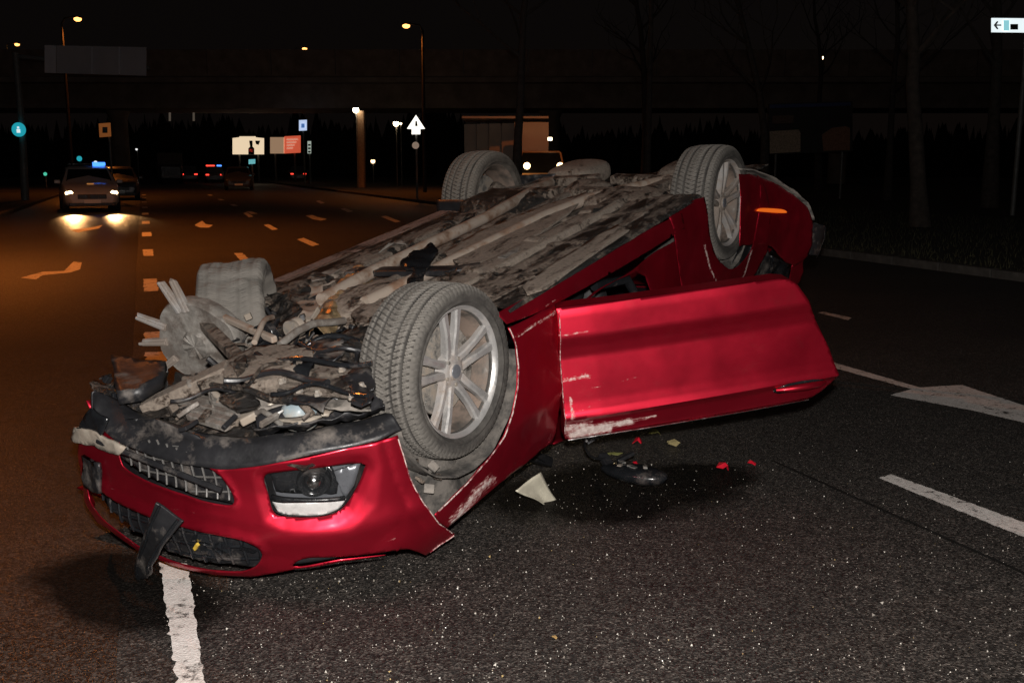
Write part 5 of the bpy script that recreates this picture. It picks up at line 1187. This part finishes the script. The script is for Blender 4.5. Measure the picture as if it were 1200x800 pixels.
pcar = loft_car('police_car', pc0, math.atan2(-pc0.y, -pc0.x)+.05, 4.4, 1.82, 1.52, 'white_paint', 'pale police car with lit headlights and a blue roof beacon', 'police car', 'headglow', True)
for s_ in (1, -1):
    lamp('headlight_beam', 'SPOT', (2.3, s_*.62, .66), 1100, (1, .50, .18), .06, (5.4, s_*.66, .0), math.radians(20), 1.).parent = pcar
p2 = G(140, 233); loft_car('parked_car', (p2.x*1.0, p2.y, 0), math.atan2(-p2.y, -p2.x), 4.3, 1.8, 1.5, 'grey_paint', 'dark car standing unlit just behind the police car', 'car')
M['tailglow'] = glow('tail_lamp_glow', (1, .05, .03), 2.2); M['blueglow'] = glow('blue_strobe', (.06, .25, 1), 2.)
def far_car(u, v, red, blue, label, away=True):
    p = G(u, v); e = loft_car('distant_car', p, math.atan2(p.y, p.x) if away else math.atan2(-p.y, -p.x), 4.3, 1.8, 1.5, 'grey_paint', label, 'car')
    for o in e.children:
        if o.name.startswith('tail_light'): o.data.materials[0] = M['tailglow' if red else 'red_lens']
    if blue: MB().box((-.1, -.45, 1.58), (.2, .45, .14)).build('blue_beacon', 'blueglow', e, mods=[BEV(.02)]); MB().box((-.1, .35, 1.58), (.2, .8, .12)).build('red_beacon', 'tailglow', e, mods=[BEV(.02)])
    return e
far_car(252, 214, True, True, 'distant emergency car with red and blue roof lights'); far_car(222, 213, True, False, 'distant car with two red tail lights under the overpass'); far_car(350, 212, True, False, 'distant car with red tail lights below the red billboard'); far_car(280, 222, False, False, 'distant unlit dark car under the cream billboard', False)
vb = empty('parked_van', (G(200, 215).x, G(200, 215).y, 0), math.atan2(-RD.y, -RD.x), 'dark box van parked far off under the overpass', 'van')
MB().box((-.6, 0, 1.55), (4.4, 2.1, 2.3)).build('box_body', plain('van_brown', (.16, .13, .11), .7), vb, mods=[BEV(.06)]); MB().box((2.3, 0, 1.0), (1.5, 1.95, 1.35)).build('cab', 'grey_paint', vb, mods=[BEV(.2, 3)])
for x in (2.2, -1.7):
    for s_ in (1, -1): MB().lathe([(0, -.12), (.36, -.12), (.38, 0), (.36, .12), (0, .12)], 20, 'y', (x, s_*.9, .38)).build('wheel', 'tyre_far', vb, True)
# box truck with headlights
TD = 37.; tb = AT(635, 195, TD); tk = empty('box_truck', (tb.x, TD, 0), 0, 'white box truck with lit headlights behind the wreck', 'truck')
def tl_(u, v, dy=0.): return AT(u, v, TD+dy)-tk.location
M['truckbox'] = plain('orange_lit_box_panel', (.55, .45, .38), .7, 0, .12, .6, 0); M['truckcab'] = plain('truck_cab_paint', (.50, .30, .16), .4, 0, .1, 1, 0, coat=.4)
zt_ = tl_(600, 142, 2).z; x0, x1, x2 = tl_(541, 195, 2.).x, tl_(603, 195, 2).x, tl_(643, 195, 2).x
for k in range(4):
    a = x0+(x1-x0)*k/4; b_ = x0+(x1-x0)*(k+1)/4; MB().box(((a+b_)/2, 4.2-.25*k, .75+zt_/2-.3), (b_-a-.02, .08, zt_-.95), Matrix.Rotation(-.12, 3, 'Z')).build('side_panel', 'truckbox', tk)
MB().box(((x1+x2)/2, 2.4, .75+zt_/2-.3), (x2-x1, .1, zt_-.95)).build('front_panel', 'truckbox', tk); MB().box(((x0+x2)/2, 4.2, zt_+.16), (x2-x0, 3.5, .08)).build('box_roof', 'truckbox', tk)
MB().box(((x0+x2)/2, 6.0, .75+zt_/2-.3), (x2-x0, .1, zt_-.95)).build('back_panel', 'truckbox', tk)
MB().box(((x0+x2)/2, 4, .6), (x2-x0-.2, 3.2, .2)).build('chassis', 'black', tk)
cxL, cxR = tl_(606, 195).x, tl_(664, 195).x; cw = cxR-cxL; ccx = (cxL+cxR)/2
cab = link('cab', [(ccx+sx_*cw*w/2, y, z) for y, z, w in ((-.1, .45, .98), (-.12, 1.05, 1.), (.25, 1.25, .98), (1.0, 2.05, .84), (1.9, 2.1, .84), (2.1, .45, .98)) for sx_ in (-1, 1)], [(0, 1, 3, 2), (2, 3, 5, 4), (4, 5, 7, 6), (6, 7, 9, 8), (8, 9, 11, 10), (0, 2, 4, 6, 8, 10), (11, 9, 7, 5, 3, 1)], 'truckcab', tk, mods=[BEV(.07, 3)])
link('windscreen', [(ccx+sx_*cw*w/2, y, z) for y, z, w in ((.26, 1.29, .90), (.94, 2.0, .76)) for sx_ in (-1, 1)], [(0, 1, 3, 2)], 'dark_glass', tk, mods=[SOLID(.05, 0)])
MB().box((ccx, -.14, .68), (cw*.6, .08, .25)).build('grille', 'black', tk, mods=[BEV(.03)]); MB().box((ccx, -.15, .45), (cw, .2, .2)).build('bumper', 'black', tk, mods=[BEV(.04)])
MB().box((ccx, -.16, 1.02), (.16, .04, .08)).build('badge', 'chrome', tk, mods=[BEV(.01)])
for u in (617.5, 656.5):
    p = tl_(u, 194.5, -.15); MB().lathe([(0, -.05), (.06, -.045), (.11, -.02), (.12, .03), (0, .05)], 24, 'y', p).build('headlight', glow('truck_headlamp', (1, .66, .30), 9.), tk, True)
    lamp('headlight_beam', 'SPOT', tuple(p+Vector((0, -.12, 0))), 120, (1, .75, .45), .06, tuple(p+Vector((.6, -8, -2.))), math.radians(40), .8).parent = tk
p = tl_(644.5, 163, 1.); MB().box(p, (.16, .1, .12)).build('marker_lamp', glow('marker_lamp', (1, .8, .5), 6), tk, mods=[BEV(.02)])
for s_ in (cxL+.3, cxR-.3):
    for y in (.7, 4.8): MB().lathe([(0, -.13), (.36, -.13), (.38, 0), (.36, .13), (0, .13)], 20, 'x', (s_, y, .38)).build('wheel', 'tyre_far', tk, True)
# warm lamp of the street behind that lights the truck's box: built as a street lamp
M['pole'], keep_ = M['bark_dark'], M['pole']  # dark bark on this pole keeps it looking unlit beside its lamp
e = street_lamp((690, -60), 33.5, .09, 2.0, 'sodium street lamp rising out of sight right of the box truck', 380, .5); M['pole'] = keep_
for o in e.children:
    if o.type == 'LIGHT': o.data.spot_size = math.radians(62); o.data.spot_blend = .5; o.rotation_euler = (Vector((-2.6, 4.5, -6.5))).to_track_quat('-Z', 'Y').to_euler(); o.location.y += .4

# ================================================================== bare winter trees
def tree(path, dist, r0, label, mat='bark', seed=0, height=15., forks=(.42, .62)):
    """path: pixels of the visible trunk from its foot upwards"""
    rr = random.Random(seed); b = AT(path[0][0], path[0][1], dist); e = empty('bare_tree', (b.x, dist, .05), 0, label, 'tree', None)
    P = [Vector((AT(u, v, dist).x-b.x, 0, AT(u, v, dist).z)) for u, v in path]; P[0].z = 0
    d = (P[-1]-P[-2]).normalized()
    while P[-1].z < height:
        d = (d+Vector((rr.uniform(-.12, .12), rr.uniform(-.12, .12), .06))).normalized(); P.append(P[-1]+d*1.1)
    n_ = len(P); R_ = [r0*max(.12, 1-P[i].z/height*.9)*(1.35 if i == 0 else 1) for i in range(n_)]
    MB().tube(P, R_, 12).build('trunk', mat, e, True)
    cr = MB()
    def branch(p, d, ln, r, lvl):
        pts = [p]; k = 5
        for i in range(k):
            d = (d+Vector((rr.uniform(-.22, .22), rr.uniform(-.22, .22), rr.uniform(-.02, .16)))).normalized(); pts.append(pts[-1]+d*ln/k)
            if lvl < 3 and i > 0 and rr.random() < .85:
                s = Vector((rr.uniform(-1, 1), rr.uniform(-1, 1), rr.uniform(-.1, .8))).normalized(); branch(pts[-1], (d*.6+s).normalized(), ln*.55, r*.5, lvl+1)
        cr.tube(pts, [r*(1-.75*i/k) for i in range(k+1)], 7 if lvl < 2 else 4, False)
    for i in range(1, n_):
        for _ in range(2 if P[i].z > height*.3 else 0):
            a = rr.random()*6.28; branch(P[i], Vector((math.cos(a), math.sin(a), .7)).normalized(), rr.uniform(2.2, 4.5)*(1.1-.5*P[i].z/height), R_[i]*.5, 1)
    cr.build('crown', mat, e, True)
tree([(1078, 270), (1076, 220), (1073, 160), (1069, 100), (1071, 70)], 24.6, .20, 'bare tree with a thick grey forked trunk on the right verge', 'bark', 1, 13)
tree([(897, 215), (896, 160), (890, 110), (877, 55), (868, 20)], 40, .17, 'slim bare tree with a leaning trunk beside the poster stand', 'bark', 2, 14)
tree([(1161, 226), (1164, 150), (1168, 80), (1169, 30)], 36, .24, 'straight bare tree under the white direction sign', 'bark', 3, 15)
tree([(757, 205), (757, 150), (755, 90)], 52, .22, 'dark bare tree standing right of the box truck', 'bark_dark', 4, 16)
tree([(604, 205), (607, 165), (610, 120), (611, 70)], 29, .14, 'dark tree trunk cutting across the front of the box truck', 'bark_dark', 5, 14)
tree([(1040, 232), (1043, 170), (1046, 110)], 44, .16, 'thin bare tree behind the thick forked trunk', 'bark_dark', 6, 14)
tree([(960, 215), (958, 150), (962, 90)], 60, .2, 'bare tree far behind the poster stand', 'bark_dark', 8, 15)


# a far-off belt of bare woodland added to darken the gap below the bridge: one mass, nobody could count it
wm = MB(); rg = random.Random(77)
for k in range(5200):
    x = rg.uniform(-230, 260); y = rg.uniform(135, 175); h = (7.5+4*noise.noise(Vector((x*.03, 0, 1)))+2.5*noise.noise(Vector((x*.13, 3, 1))))*rg.uniform(.45, 1.1); w = rg.uniform(.5, 2.2); t = rg.uniform(-1.2, 1.2)
    wm.add([(x-w, y, -.1), (x+w, y+rg.uniform(-.6, .6), -.1), (x+t+w*.4, y+rg.uniform(-1, 1), h*.7), (x+t, y, h), (x+t-w*.5, y, h*.65)], [(0, 1, 2, 3, 4)])
tag(wm.build('woodland', plain('dark_twigs', (.03, .025, .02), .95, 0, .4, 1, 0)), 'added dark far-off belt of bare woodland beyond the overpass', 'woodland', kind='stuff')
